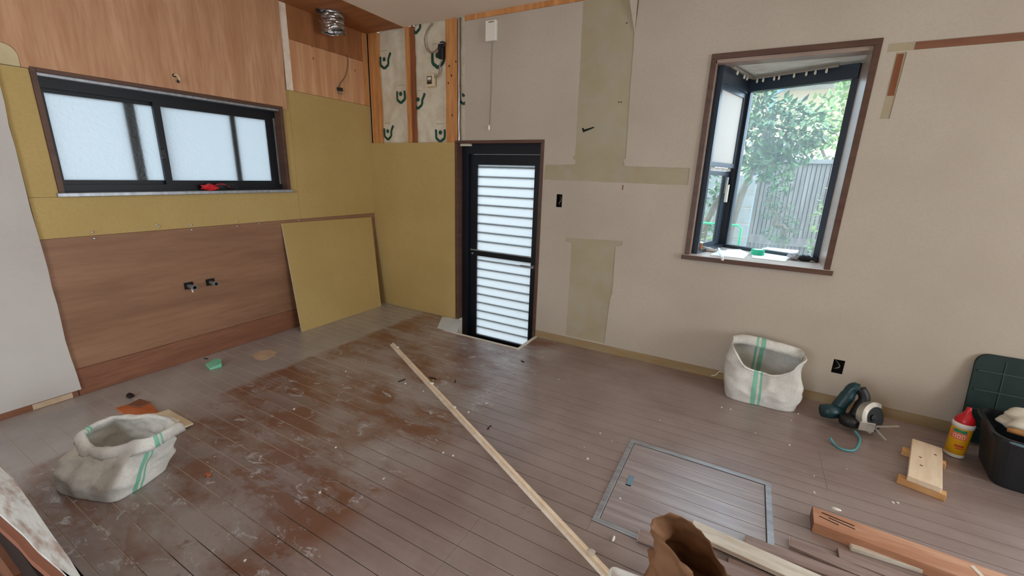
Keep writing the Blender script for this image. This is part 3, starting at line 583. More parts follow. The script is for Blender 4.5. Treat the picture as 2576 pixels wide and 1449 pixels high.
# curtain rail with runners
RP = [FL.pt(0.05, 1.948, -0.06), FL.pt(FL.L - 0.09, 1.948, -0.06), FR.pt(0.07, 1.948, -0.06), FR.pt(FR.L - 0.09, 1.948, -0.06)]
crail = MB().tube(RP, 0.009, 6).build('curtain_rail', 'cable_grey', w2)
for t in (0.25, 0.6, 0.75):
    p = RP[0].lerp(RP[1], t); MB().lathe([(0.004, -0.03), (0.007, -0.02), (0.004, -0.008)], p, 8).build('curtain_runner', 'white_plastic', crail)
for t in (0.06, 0.14, 0.28, 0.34, 0.52, 0.66, 0.76, 0.88):
    p = RP[2].lerp(RP[3], t); MB().lathe([(0.004, -0.032), (0.007, -0.022), (0.004, -0.008)], p, 8).build('curtain_runner', 'white_plastic', crail)
wv = thing('fill_window_end', (XR + 0.08, -2.2, 0.5), 'unseen window in the end wall, added for fill light', 'window', kind='structure')  # opening added so that fill light reaches the kitchen wall
for a in ((EW[0], EW[1], 0.5, 0.54), (EW[0], EW[1], 1.96, 2.0), (EW[0], EW[0] + 0.05, 0.54, 1.96), (-2.225, -2.175, 0.54, 1.96), (EW[1] - 0.05, EW[1], 0.54, 1.96)): MB().box(XR + 0.07, XR + 0.11, a[0], a[1], a[2], a[3]).build('window_frame', 'aluminium_black', wv)
# --- window_3 / fill_window_rear: terrace door out of frame, and rear doors added for fill light
for nm, bx, lab in (('window_3', (TER[0], TER[1], 0.06, 0.10, 0.0, 2.0), 'terrace door further along the wall, right of the frame'), ('fill_window_rear', (RD[0], RD[1], YB - 0.10, YB - 0.06, 0.0, 2.0), 'unseen glazed doors behind the camera, added for fill light')):
    wv = thing(nm, ((bx[0] + bx[1]) / 2, (bx[2] + bx[3]) / 2, 0), lab, 'window', kind='structure')
    n = 2
    for a in ((bx[0], bx[1], bx[2], bx[3], 0.0, 0.04), (bx[0], bx[1], bx[2], bx[3], bx[5] - 0.05, bx[5])): MB().box(*a).build('window_frame', 'aluminium_black', wv)
    for k in range(n + 1):
        xx = bx[0] + 0.025 + (bx[1] - bx[0] - 0.05) * k / n; MB().box(xx - 0.025, xx + 0.025, bx[2], bx[3], 0.04, bx[5] - 0.05).build('window_frame', 'aluminium_black', wv)

#OBJECTS
# ================================================================== OBJECTS ON THE KITCHEN WALL
# leaning yellow board
bl, br, tl, tr = F(760, 835), F(960, 770), LW(709, 562, 0.012), LW(934, 546, 0.012)
br.x = bl.x + 0.004; n_ = (br - bl).cross(tl - bl).normalized(); n_ = n_ if n_.x > 0 else -n_
lp = thing('leaning_board', (0.08, -0.52, 0), 'loose yellow plasterboard sheet leaning against the brown plywood', 'plasterboard')
t_ = 0.0125
MB().hexa([bl - n_ * t_ + Vector((0, 0, 0.004)), br - n_ * t_ + Vector((0, 0, 0.004)), br - n_ * 0.0012, bl - n_ * 0.0012, tl - n_ * t_, tr - n_ * t_, tr - n_ * 0.0012, tl - n_ * 0.0012]).build('core', 'gypsum_core', lp)
MB().hexa([bl - n_ * 0.001, br - n_ * 0.001, br, bl, tl - n_ * 0.001, tr - n_ * 0.001, tr, tl]).build('paper_face', 'gypsum_yellow', lp)
# water pipe stubs
for px, py, lab in ((475, 719, 'grey water pipe stub jutting from the plywood, left one of the pair'), (529, 710, 'grey water pipe stub jutting from the plywood, right one of the pair')):
    P = LW(px, py, 0.0); t = thing('pipe_stub', (0.0, P.y, P.z), lab, 'pipe', 'water pipe stubs in the plywood')
    MB().box(0.0, 0.004, P.y - 0.026, P.y + 0.026, P.z - 0.02, P.z + 0.024).build('wall_cutout', 'hole_black', t)
    pr = [(0.013, 0.0), (0.013, 0.05), (0.017, 0.052), (0.017, 0.075), (0.012, 0.075), (0.012, 0.02)]
    pi0 = MB().lathe(pr, mtx=Matrix.Translation((0.004, P.y, P.z)) @ Matrix.Rotation(math.pi / 2, 4, 'Y'), n=18).build('pipe', 'pipe_grey', t, smooth=False)
    MB().lathe([(0.0118, 0.0), (0.0118, 0.001)], mtx=Matrix.Translation((0.045, P.y, P.z)) @ Matrix.Rotation(math.pi / 2, 4, 'Y'), n=14).build('bore', 'hole_black', pi0)
    if px == 475: MB().tube([(0.03, P.y, P.z - 0.012), (0.034, P.y + 0.003, P.z - 0.04)], 0.004, 6).build('tape_end', 'bottle_white', t)
# screws along the board joint
SCREWS = ((232, 584), (237, 600), (394, 565), (400, 570), (481, 566), (482, 578), (595, 556), (597, 569), (651, 563), (751, 555))
for i, (px, py) in enumerate(SCREWS):
    P = LW(px, py, 0.001); s_ = MB(); mt = Matrix.Translation((0.0005, P.y, P.z)) @ Matrix.Rotation(math.pi / 2, 4, 'Y')
    s_.lathe([(0.002, -0.004), (0.002, 0.0), (0.0062, 0.003), (0.0052, 0.006), (0.001, 0.007)], mtx=mt, n=10)
    tag(s_.build('screw', 'screw_steel', smooth=True), 'small silver screw head along the joint of yellow board and brown plywood', 'screw', 'screws along the board joint')
# wire hook poking out of the upper plywood
P = LW(437, 190, 0.004); Q = LW(448, 203, 0.03)
s_ = MB(); s_.tube(spline([(0.006, P.y, P.z), (0.03, P.y + 0.004, P.z + 0.002), (0.034, P.y + 0.015, P.z - 0.02), (0.03, Q.y, Q.z)]), 0.0045, 8)
wh = thing('wire_end', (0.006, P.y, P.z), 'short bent wire poking out of the plywood above the wide window', 'wire')
s_.build('wire', 'ivory', wh, smooth=True); MB().lathe([(0.006, -0.008), (0.007, 0.0), (0.006, 0.008)], (0.03, Q.y, Q.z - 0.004), 10).build('cap', 'tool_black', wh, smooth=True); MB().lathe([(0.010, 0), (0.010, 0.0015)], mtx=Matrix.Translation((0.0075, P.y, P.z)) @ Matrix.Rotation(math.pi / 2, 4, 'Y'), n=12).build('hole', 'hole_black', wh)
# foil duct hanging from the wooden ceiling strip
D = F(838, 40, CH - 0.002); D = Vector((0.150, -0.475, CH - 0.003)); du = thing('foil_duct', D, 'crumpled aluminium foil duct stub hanging from the wooden ceiling strip', 'duct')
def duct(u, v):
    a = 2 * math.pi * u; r = 0.079 + 0.0015 * math.sin(v * 46) + 0.006 * (1 - 2 * abs(noise.noise((math.cos(a) * 5, math.sin(a) * 5, v * 7)))) + 0.012 * noise.noise((math.cos(a) * 2, math.sin(a) * 2, v * 5)); sag = 0.02 * noise.noise((math.cos(a) * 1.5, math.sin(a) * 1.5, 9)) * v
    return (D.x + r * math.cos(a) + 0.015 * v, D.y + r * math.sin(a) - 0.004 * v, D.z - 0.135 * v + sag)
mb = MB(); mb.grid(duct, 40, 24, closed=True); mb.build('duct_sleeve', 'foil', du, smooth=True, solid=0.002)
mb = MB(); mb.lathe([(0.066, 0), (0.066, 0.10)], (D.x + 0.002, D.y, D.z - 0.10), 30, cap=False); mb.build('steel_collar', 'aluminium_grey', du, smooth=True)
mb = MB(); mb.lathe([(0.088, -0.008), (0.088, 0.0), (0.07, 0.0)], D, 30, cap=False); mb.build('flange', 'aluminium_grey', du, smooth=True)
mb = MB(); mb.box(D.x - 0.03, D.x - 0.012, D.y - 0.112, D.y - 0.08, D.z - 0.02, D.z); mb.build('clamp', 'tool_black', du, bevel=0.003)
# cord with connector
pts = [LW(873, 137, 0.004), LW(876, 160, 0.014), LW(870, 190, 0.016), LW(856, 212, 0.016), LW(855, 222, 0.016)]
co = thing('hanging_cord', pts[0], 'thin brown cord with black connector hanging on pine plywood below the duct', 'cord')
MB().tube(spline(pts), 0.0035, 8).build('cord', 'cable_brown', co, smooth=True)
P = pts[-1]; mb = MB(); mb.box(P.x - 0.008, P.x + 0.012, P.y - 0.024, P.y + 0.024, P.z - 0.022, P.z + 0.004); cn_ = mb.build('connector', 'black_plastic', co, bevel=0.003)
MB().box(P.x - 0.006, P.x + 0.010, P.y - 0.012, P.y + 0.018, P.z - 0.046, P.z - 0.022).build('terminal', 'cable_grey', cn_, bevel=0.003)
# red glove on the sill
P = LW(545, 466, -0.02); gl = thing('work_glove', (-0.02, P.y, 1.121), 'red and black work glove lying on the sill of the wide window', 'glove')
def blob(c, sx, sy, sz, seed, amp=0.15, n=14):
    c = Vector(c)
    def fn(u, v):
        a, b_ = 2 * math.pi * u, math.pi * (v - 0.5); d = Vector((math.cos(a) * math.cos(b_), math.sin(a) * math.cos(b_), math.sin(b_)))
        k = 1 + amp * noise.noise(d * 1.8 + Vector((seed, seed * 2, 0))) ; return c + Vector((d.x * sx * k, d.y * sy * k, max(d.z * sz * k, -sz)))
    mb = MB(); mb.grid(fn, n * 2, n, closed=True); return mb
pm_ = blob((-0.018, P.y - 0.045, 1.121 + 0.02), 0.028, 0.05, 0.02, 3, 0.5).build('palm', 'glove_red', gl, smooth=True)
blob((-0.020, P.y + 0.025, 1.121 + 0.022), 0.026, 0.045, 0.022, 5, 0.5).build('cuff', 'glove_black', gl, smooth=True)
for k in range(4):
    yy = P.y + 0.03 + 0.008 * k; MB().tube(spline([(-0.03 + 0.012 * k, yy - 0.01, 1.121 + 0.034), (-0.026 + 0.012 * k, yy + 0.03, 1.121 + 0.036), (-0.022 + 0.01 * k, yy + 0.062, 1.121 + 0.010)], 4), [0.009] * 8 + [0.006], 8).build('finger', 'glove_black', pm_, smooth=True)
MB().tube(spline([(-0.01, P.y - 0.01, 1.16), (0.004, P.y + 0.03, 1.163), (0.006, P.y + 0.07, 1.14)], 5), 0.003, 6).build('trim', 'glove_red', gl, smooth=True)
# ================================================================== OBJECTS ON THE RIGHT WALL
bx = thing('switch_box', RW(1240, 78), 'white plastic wall box with a pull cord, above the glazed door', 'switch box')
a, c = RW(1227, 56), RW(1253, 104); hs_ = MB().box(a.x, c.x, -0.035, -0.0032, c.z, a.z).build('housing', 'white_plastic', bx, bevel=0.006, seg=2)
MB().box(a.x + 0.03, a.x + 0.075, -0.037, -0.035, a.z - 0.018, a.z - 0.010).build('slot', 'cable_grey', hs_)
P = RW(1240, 104); Q = RW(1233, 318); pc_ = MB().tube([(P.x, -0.02, c.z + 0.002), (P.x - 0.002, -0.018, (P.z + Q.z) / 2), (Q.x, -0.014, Q.z)], 0.0022, 6).build('pull_cord', 'cable_grey', bx)
MB().lathe([(0.003, 0.03), (0.010, 0.024), (0.011, 0.0), (0.004, -0.012)], (Q.x, -0.014, Q.z - 0.02), 12).build('pull_knob', 'white_plastic', pc_, smooth=True)
# cables and boxes in the stripped bay
def cv(px, py, y=0.0): return RW(930 + px / 4.392, 40 + py / 4.392, y)
cb = tag(MB().tube(spline([cv(690, 82, -0.004), cv(640, 150, -0.004), cv(607, 250, -0.006), cv(622, 350, -0.006), cv(665, 403, -0.006), cv(715, 392, -0.008), cv(765, 340, -0.006)]), 0.006, 8).build('power_cable', 'cable_grey', smooth=True), 'looped grey power cable hanging from the ceiling beside the knotty stud', 'cable')
jb = thing('junction_clump', cv(800, 400), 'black taped junction of wires against the knotty stud', 'junction')
P, Q = cv(768, 315), cv(826, 475); MB().box(P.x, Q.x, -0.022, 0.015, Q.z, P.z).build('junction_body', 'black_plastic', jb, bevel=0.008, seg=2)
MB().tube(spline([cv(775, 300, -0.02), cv(800, 288, -0.03), cv(828, 298, -0.02), cv(822, 330, -0.026), cv(780, 340, -0.028), cv(776, 380, -0.026)]), 0.006, 8).build('wire', 'black_plastic', jb, smooth=True)
MB().box(cv(790, 306).x, cv(820, 306).x, -0.026, -0.022, cv(790, 318).z, cv(790, 306).z).build('terminal', 'bottle_white', jb)
tag(MB().tube(spline([cv(806, 484, -0.012), cv(790, 505, -0.012), cv(775, 540, -0.012), cv(770, 600, -0.006), cv(755, 650, -0.008), cv(722, 682, -0.010)]), 0.006, 8).build('power_cable', 'cable_grey', smooth=True), 'short grey cable from the black junction down to the square box', 'cable')
P, Q = cv(632, 650), cv(722, 782); so = thing('socket_box', cv(678, 715), 'ivory square socket box hanging on the insulation film', 'socket')
sf_ = MB().box(P.x, Q.x, -0.020, 0.012, Q.z, P.z).build('frame', 'ivory', so, bevel=0.003); MB().box(P.x + 0.016, Q.x - 0.014, -0.022, -0.018, Q.z + 0.018, P.z - 0.016).build('recess', 'cable_brown', sf_)
MB().box(P.x + 0.026, Q.x - 0.022, -0.026, -0.0222, Q.z + 0.05, P.z - 0.026).build('switch', 'white_plastic', sf_, bevel=0.001); MB().box(P.x + 0.024, Q.x - 0.022, -0.025, -0.0222, Q.z + 0.022, Q.z + 0.034).build('slot', 'tool_black', sf_)
for s_, lab in ((SW1, 'open black outlet hole with wires beside the glazed door'), (SW2, 'open black outlet hole low on the wall between sack and saw')):
    ob = thing('outlet_box', ((s_[0] + s_[1]) / 2, 0, s_[2]), lab, 'outlet hole')
    MB().box(s_[0] + 0.001, s_[1] - 0.001, 0.050, 0.058, s_[2] + 0.001, s_[3] - 0.001).build('box_back', 'hole_black', ob)
    for a in ((s_[0] + 0.0005, s_[0] + 0.0025, 0.002, 0.05, s_[2], s_[3]), (s_[1] - 0.0025, s_[1] - 0.0005, 0.002, 0.05, s_[2], s_[3]), (s_[0], s_[1], 0.002, 0.05, s_[2] + 0.0005, s_[2] + 0.0025), (s_[0], s_[1], 0.002, 0.05, s_[3] - 0.0025, s_[3] - 0.0005)): MB().box(*a).build('box_side', 'hole_black', ob)
    mx = (s_[0] + s_[1]) / 2; MB().tube(spline([(mx - 0.012, 0.045, s_[3] - 0.02), (mx + 0.010, 0.012, s_[3] - 0.045), (mx - 0.006, 0.010, s_[2] + 0.03), (mx - 0.014, 0.045, s_[2] + 0.015)]), 0.003, 6).build('wire', 'cable_grey', ob)
P = RW(1567, 471); tag(MB().box(P.x - 0.004, P.x + 0.004, -0.0045, -0.0033, P.z - 0.018, P.z + 0.015).build('paper_tear', 'lauan_red'), 'small brown torn mark under the bare strip on the wallpaper', 'mark')
# ================================================================== BAY SILL
zs = SZ
P = F(1757, 633, zs); tn = thing('small_tin', P, 'small gold and red striped tin on the left of the bay sill', 'tin'); tn.location.z = zs
k_ = Vector((P.x, 0.055, zs)); k_ = F(1757, 634, zs)
MB().lathe([(0.020, 0.0), (0.020, 0.062)], k_, 20).build('can', 'tool_black', tn, smooth=False)
MB().lathe([(0.0205, 0.062), (0.0205, 0.070), (0.018, 0.071)], k_, 20).build('lid', 'paper_white', tn)
for i, mt in enumerate(('tin_gold', 'tin_red', 'tin_gold')):
    a0 = math.radians(-112 + 34 * i); q = []
    mb = MB(); mb.grid(lambda u, v: (k_.x + 0.0206 * math.cos(a0 + u * 0.4), k_.y + 0.0206 * math.sin(a0 + u * 0.4), k_.z + 0.004 + 0.055 * v), 4, 1); mb.build('stripe', mt, tn)
P = F(1775, 632, zs); tag(MB().tube(spline([(P.x - 0.03, P.y + 0.01, zs + 0.016), (P.x + 0.02, P.y - 0.005, zs + 0.014), (P.x + 0.07, P.y - 0.01, zs + 0.009)], 4), [0.016] * 5 + [0.013, 0.011, 0.009, 0.008], 10).build('sanding_pad', 'wallpaper_white', smooth=True), 'pale worn pad lying behind the small tin on the bay sill', 'pad')
def flat_on_sill(name, px, h, mat, label, cat, bend=0.0):
    pts = [F(a, b_, zs + h) for a, b_ in px]; mb = MB(); mb.prism([(p.x, p.y, zs + 0.0006) for p in pts], (0, 0, h)); return tag(mb.build(name, mat), label, cat)
flat_on_sill('paper_sheet', [(1786, 641), (1870, 650), (1885, 638), (1862, 627), (1812, 628)], 0.003, 'paper_white', 'white paper sheet left of the green tape roll on the bay sill', 'paper')
flat_on_sill('paper_sheet', [(1893, 648), (1975, 658), (2010, 630), (1930, 622), (1888, 632)], 0.004, 'paper_white', 'white paper sheets under the green tape roll on the bay sill', 'paper')
P = F(1905, 640, zs + 0.005); P.z = zs + 0.0052; tp = thing('tape_roll', P, 'bright green tape roll standing flat on the bay sill', 'tape')
MB().lathe([(0.030, 0.0), (0.040, 0.0), (0.040, 0.034), (0.030, 0.034), (0.030, 0.0)], P, 30, cap=False).build('tape', 'tape_green', tp); tc_ = MB().lathe([(0.0295, 0.0), (0.0295, 0.0345), (0.026, 0.0345), (0.026, 0.0)], P, 26, cap=False).build('core', 'paper_white', tp)
mb = MB(); mb.lathe([(0.026, 0.030), (0.0259, 0.033)], P, 24); mb.build('disc', 'paper_white', tc_)
a, c = F(1808, 625, zs + 0.012), F(1818, 652, zs + 0.012); kn = thing('putty_knife', ((a.x + c.x) / 2, (a.y + c.y) / 2, zs), 'white handled scraper hanging over the front edge of the bay sill', 'scraper')
MB().tube(spline([(a.x, a.y, zs + 0.013), ((a.x + c.x) / 2, (a.y + c.y) / 2, zs + 0.016), (c.x, c.y, zs + 0.010)], 4), [0.005, 0.006, 0.007, 0.008, 0.009, 0.010, 0.010, 0.010, 0.008], 10).build('handle', 'paper_white', kn, smooth=True)
MB().box(a.x - 0.004, a.x + 0.05, a.y - 0.006, a.y + 0.012, zs + 0.007, zs + 0.010).build('blade', 'aluminium_grey', kn)
P = F(2005, 655, zs); gg_ = thing('work_glove', (P.x, P.y, zs), 'grey and black work glove at the right end of the bay sill', 'glove')
pm2 = blob((P.x - 0.02, P.y + 0.01, zs + 0.022), 0.032, 0.035, 0.022, 11, 0.5).build('palm', 'glove_grey', gg_, smooth=True); blob((P.x + 0.035, P.y + 0.005, zs + 0.018), 0.04, 0.028, 0.018, 14, 0.5).build('cuff', 'glove_black', gg_, smooth=True)
for k in range(3): MB().tube(spline([(P.x + 0.03, P.y - 0.012 + 0.014 * k, zs + 0.024), (P.x + 0.07, P.y - 0.016 + 0.016 * k, zs + 0.02), (P.x + 0.105, P.y - 0.01 + 0.014 * k, zs + 0.008)], 4), 0.0078, 8).build('finger', 'glove_black', pm2, smooth=True)
# ================================================================== FLOOR THINGS
# hatch
hx0, hx1, hy0, hy1 = HAT; ht = thing('floor_hatch', ((hx0 + hx1) / 2, (hy0 + hy1) / 2, 0), 'square underfloor storage hatch with aluminium edging', 'hatch')
fr = 0.024
for a in ((hx0, hx1, hy1 - fr, hy1), (hx0, hx1, hy0, hy0 + fr), (hx0, hx0 + fr, hy0 + fr, hy1 - fr), (hx1 - fr, hx1, hy0 + fr, hy1 - fr)): MB().box(a[0], a[1], a[2], a[3], -0.0018, 0.004).build('edge_rail', 'aluminium_grey', ht, bevel=0.0018)
n = 8; w = (hy1 - hy0 - 2 * fr - 0.004) / n
for k in range(n):
    ya = hy0 + fr + 0.002 + k * w; mb = plank_mesh(hx0 + fr + 0.002, hx1 - fr - 0.002, ya, ya + w)
    bmesh.ops.translate(mb.bm, verts=mb.bm.verts[:], vec=(0, 0, 0.0005))
    for v in mb.bm.verts: v.co.z = max(v.co.z, -0.0016)
    lidp = mb.build('plank', 'hatch_wood', ht); lidp = lidp if k == 4 else None; keep = lidp or (keep if k else None)
P = F(1586, 1208); MB().box(P.x - 0.011, P.x + 0.011, P.y - 0.035, P.y + 0.03, 0.0006, 0.003).build('pull_tab', 'downpipe', keep, bevel=0.001); MB().box(P.x - 0.011, P.x + 0.011, P.y - 0.041, P.y - 0.035, 0.0004, 0.0022).build('tab_slot', 'hole_black', keep)
# long batten
def bar_between(name, a, c, w, h, mat, z0=0.0005, parent=None, tilt=0.0, bevel=0.0015):
    a, c = Vector(a), Vector(c); d = (c - a); d.z = 0; s_ = Vector((-d.y, d.x, 0)).normalized() * (w / 2); mb = MB()
    mb.hexa([a - s_ + Vector((0, 0, z0)), c - s_ + Vector((0, 0, z0)), c + s_ + Vector((0, 0, z0)), a + s_ + Vector((0, 0, z0)), a - s_ + Vector((0, 0, z0 + h)), c - s_ + Vector((0, 0, z0 + h)), c + s_ + Vector((0, 0, z0 + h)), a + s_ + Vector((0, 0, z0 + h))])
    return mb.build(name, mat, parent, bevel=bevel)
a, c = F(986, 870), F(1535, 1463); a.z = c.z = 0
lb = thing('long_batten', ((a.x + c.x) / 2, (a.y + c.y) / 2, 0), 'long thin pale wooden batten lying diagonally across the floor', 'batten')
bar_between('strip', a, c, 0.026, 0.016, 'batten_wood', parent=lb); d = (c - a).normalized(); sd = Vector((-d.y, d.x, 0)) * 0.008
rg_ = bar_between('ridge', a + sd, c + sd, 0.010, 0.008, 'pine', z0=0.0165, parent=lb, bevel=0.001)
for t in (0.045, 0.33, 0.47, 0.955):
    P = a.lerp(c, t) + sd; mb = blob((P.x, P.y, 0.026), 0.016, 0.012, 0.005, t * 30, 0.5, 6); mb.build('glue_lump', 'painted_plank', rg_, smooth=True)
# white dusty sheet at the pit's left end
pts = [F(1098, 806), F(1135, 799), F(1163, 797), F(1150, 838), F(1140, 838), F(1100, 826)]
pts[2] = Vector((0.985, 0.0, 0.0)); pts[1] = Vector((0.93, -0.016, 0.0)); pts[0] = Vector((0.83, -0.04, 0))
sh = MB(); sh.prism([(p.x, min(p.y, -0.016), 0.0012) for p in (pts[0], pts[1], Vector((1.03, -0.02, 0)), pts[3], pts[4], pts[5])], (0, 0, 0.004)); tag(sh.build('paper_scrap', 'paper_dust'), 'white dusty sheet scrap overlapping the left end of the door pit', 'scrap')
# green scrap, torn tile, chips
P = F(540, 922); gs = MB(); gs.prism([(P.x - 0.05, P.y - 0.03, 0.001), (P.x + 0.035, P.y - 0.045, 0.001), (P.x + 0.05, P.y + 0.02, 0.001), (P.x - 0.01, P.y + 0.05, 0.001), (P.x - 0.055, P.y + 0.03, 0.001)], (0, 0, 0.022))
for v in gs.bm.verts:
    if v.co.z > 0.01: v.co.z += 0.012 * (v.co.y - P.y) / 0.05
tag(gs.build('foam_scrap', 'scrap_green', bevel=0.002), 'pale green foam scrap lying on the dusty strip by the plywood', 'scrap')
P = F(665, 893); mb = MB(); n = 16; mb.prism([(P.x + (0.085 + 0.03 * noise.noise((k, 3.3, 0))) * math.cos(2 * math.pi * k / n) * 1.0, P.y + (0.075 + 0.05 * noise.noise((k * 1.7, 9.1, 0))) * math.sin(2 * math.pi * k / n), 0.0008) for k in range(n)], (0, 0, 0.0012))
tag(mb.build('paper_scrap', 'torn_tile'), 'torn tan paper flake stuck to the dusty floor strip', 'scrap')
random.seed(21)
CH_ = [(868, 822), (862, 968), (1020, 965), (1226, 987), (1224, 1015), (1090, 957), (1100, 975), (1130, 1020), (1232, 1076), (1140, 1147), (740, 1030), (540, 1149), (657, 1148), (845, 1126), (1178, 1038), (1345, 942), (1405, 955), (1838, 1030), (1815, 1025), (1990, 1058), (2008, 1042), (1985, 1120), (2130, 1180), (2048, 1198), (1540, 1110), (1660, 1058), (1470, 1125), (1478, 1155), (2246, 1265), (2258, 1266), (965, 1205), (1115, 1140), (870, 935), (805, 1240), (1065, 985), (1250, 968), (1510, 1090), (700, 1350), (616, 1411), (1900, 1090), (1560, 1255), (2048, 1240)]
for i, (px, py) in enumerate(CH_):
    P = F(px, py); r = random.uniform(0.003, 0.0065); n = 5; ph = random.random() * 6; mb = MB()
    mb.prism([(P.x + r * random.uniform(0.6, 1.2) * math.cos(ph + 2 * math.pi * k / n), P.y + r * random.uniform(0.6, 1.2) * math.sin(ph + 2 * math.pi * k / n), 0.0006) for k in range(n)], (0, 0, r * random.uniform(0.4, 0.9)))
    tag(mb.build('plaster_chip', 'plaster_white'), 'tiny white plaster chip lying loose on the floor', 'debris', 'plaster chips scattered on the floor')
for px, py, dx, dy in ((1088, 952, 0.05, 0.008), (1145, 960, 0.02, -0.03), (1011, 958, 0.012, 0.05), (1231, 1076, 0.0, 0.035), (1315, 910, 0.03, -0.01), (518, 903, 0.03, 0.01)):
    P = F(px, py); tag(bar_between('wood_sliver', P - Vector((dx, dy, 0)) / 2, P + Vector((dx, dy, 0)) / 2, 0.006, 0.004, 'timber_dark_shade', bevel=0), 'dark wood sliver lying loose on the floor', 'debris', 'dark wood slivers on the floor')
P = F(1543, 1357); tag(blob((P.x, P.y, 0.004), 0.005, 0.014, 0.004, 2, 0.3, 6).build('white_chip', 'plaster_white', smooth=True), 'oblong white chip beside the hatch corner and batten', 'debris')
P = F(523, 1196); tag(MB().box(P.x - 0.011, P.x + 0.011, P.y - 0.008, P.y + 0.008, 0.0006, 0.008).build('orange_chip', 'scrap_orange', bevel=0.001), 'small orange wood chip on the floor right of the slumped sack', 'debris')
P = F(328, 1000); tag(blob((P.x, P.y, 0.012), 0.022, 0.016, 0.012, 6, 0.6, 8).build('dirt_clump', 'timber_dark_shade', smooth=True), 'small dark clump of dirt on the dusty floor by the plywood', 'debris')
# scraps under the slumped sack
def scrap(name, px, z, h, mat, label, cat='board scrap'):
    pts = [F(a, b_, z) for a, b_ in px]; mb = MB(); mb.prism([(p.x, p.y, z) for p in pts], (0, 0, h)); return tag(mb.build(name, mat, bevel=0.001), label, cat)
scrap('plywood_scrap', [(292, 1030), (325, 1052), (400, 1040), (382, 1020), (350, 1012)], 0.001, 0.009, 'scrap_orange', 'orange brown plywood scrap behind the slumped sack')
scrap('plywood_scrap', [(318, 1022), (352, 1026), (381, 1014), (352, 1005)], 0.0105, 0.006, 'lauan_red', 'red brown veneer scrap lying on top of the orange scrap')
scrap('plaster_scrap', [(330, 1062), (420, 1096), (487, 1068), (425, 1034)], 0.011, 0.010, 'scrap_tan', 'pale board offcut with plaster peeking out beside the slumped sack')
pk = MB(); p0 = [F(a, b_, 0.022) for a, b_ in ((408, 1046), (432, 1050), (452, 1058), (436, 1064), (424, 1070), (400, 1062))]; pk.prism([(p.x, p.y, 0.0215) for p in p0], (0, 0, 0.004)); tag(pk.build('plaster_smear', 'plaster_white', bevel=0.001), 'white plaster lump stuck on the pale board offcut', 'debris')
# sacks: thin woven sheets, square bottomed, the mouth dipping at the front so that the inside shows
def sack(name, loc, rotz, a, b_, hf, hs, hb, label, seed, lean=(0, 0), cuff=0.0, back_fold=0.0, stripes=(), nu=96, nv=34, top=1.0, amp0=1.0, ex=5.0, pinch=0.0):
    root = thing(name, loc, label, 'sack'); root.rotation_euler.z = rotz
    def fn(u, v):
        th = 2 * math.pi * u; cx, sy = math.cos(th), math.sin(th); k = (abs(cx) ** ex + abs(sy) ** ex) ** (-1 / ex)
        fx, fy = k * cx, k * sy                               # on the unit square
        w = abs(fx) ** 2.2
        H = (hb if fy > 0 else hf) * (1 - w) + hs * w if abs(fy) > 0.99 else hs + ((hb if fy > 0 else hf) - hs) * (abs(fy) ** 6) * (1 - w)
        vv = min(v / 0.82, 1.0); z = H * vv; s_ = 1 + (top - 1) * vv + 0.05 * math.sin(math.pi * vv)
        x, y = a * fx * s_, b_ * fy * s_ * (1 - pinch * vv ** 2)
        t = max(0.0, (v - 0.82) / 0.18); d = Vector((cx * b_, sy * a)).normalized()
        if t > 0:
            an = math.pi * t
            if fy > 0.3 and back_fold: y -= back_fold * math.sin(an / 2) * (1 - 0.5 * w); z += back_fold * 0.18 * math.sin(an) - back_fold * 0.55 * max(0, t - 0.4)
            else:
                x += d.x * cuff * 0.35 * (1 - math.cos(an)) ; y += d.y * cuff * 0.35 * (1 - math.cos(an)); z += cuff * 0.25 * math.sin(an) - cuff * max(0, t - 0.35)
        q = Vector((x, y, z)) * 6 + Vector((seed, seed * 0.7, 0)); rid = lambda p: 1 - 2 * abs(noise.noise(p))
        am = (0.35 + 0.65 * min(1, vv * 3)) * amp0
        off = (0.022 * noise.noise(q * 0.8) + 0.022 * rid(q * 1.1) + 0.013 * rid(q * 2.3) + 0.005 * rid(q * 5)) * am
        p = Vector((x + d.x * off, y + d.y * off, z + 0.03 * noise.noise(q * 0.7 + Vector((0, 9, 0))) * vv * amp0))
        p.x += lean[0] * vv ** 1.3; p.y += lean[1] * vv ** 1.3
        if v == 0: p.z = 0.0018
        p.z = max(p.z, 0.0018); return p
    mb = MB(); vv = mb.grid(fn, nu, nv, closed=True, mif=lambda u, v: 1 if any(lo <= u < hi for lo, hi in stripes) else 0); mb.bm.faces.new(vv[0][::-1])
    mb.build('cloth', ['woven_white', 'woven_green'], root, smooth=True, local=True, solid=0.0012); return root
def st(c): return ((c - 0.021, c - 0.0105), (c - 0.0095, c + 0.0005), (c + 0.010, c + 0.021))
rs = sack('woven_sack', (3.375, -0.150, 0.0), math.radians(2), 0.180, 0.105, 0.200, 0.325, 0.345, 'upright white woven sack with green stripe against the wall under the bay window', 4.2, lean=(-0.012, 0.0), cuff=0.012, back_fold=0.10, stripes=st(0.728) + st(0.262), top=0.96, amp0=0.8)
P = RW(1815, 930, -0.1); MB().tube(spline([(P.x - 3.375 + 0.02, 0.02, P.z), (P.x - 3.375 - 0.01, 0.03, P.z - 0.004), (P.x - 3.375 - 0.025, 0.04, P.z - 0.035), (P.x - 3.375 - 0.05, 0.045, P.z - 0.05)]), 0.003, 6).build('tie_string', 'rag', rs, local=True, smooth=True)
ls = sack('woven_sack', (0.985, -2.44, 0.0), math.radians(17), 0.158, 0.115, 0.165, 0.205, 0.215, 'slumped white woven sack with green stripe on the left of the floor', 12.7, lean=(0.05, 0.06), cuff=0.055, stripes=st(0.955) + st(0.56), top=0.95, amp0=0.9, ex=5.0, pinch=0.5)
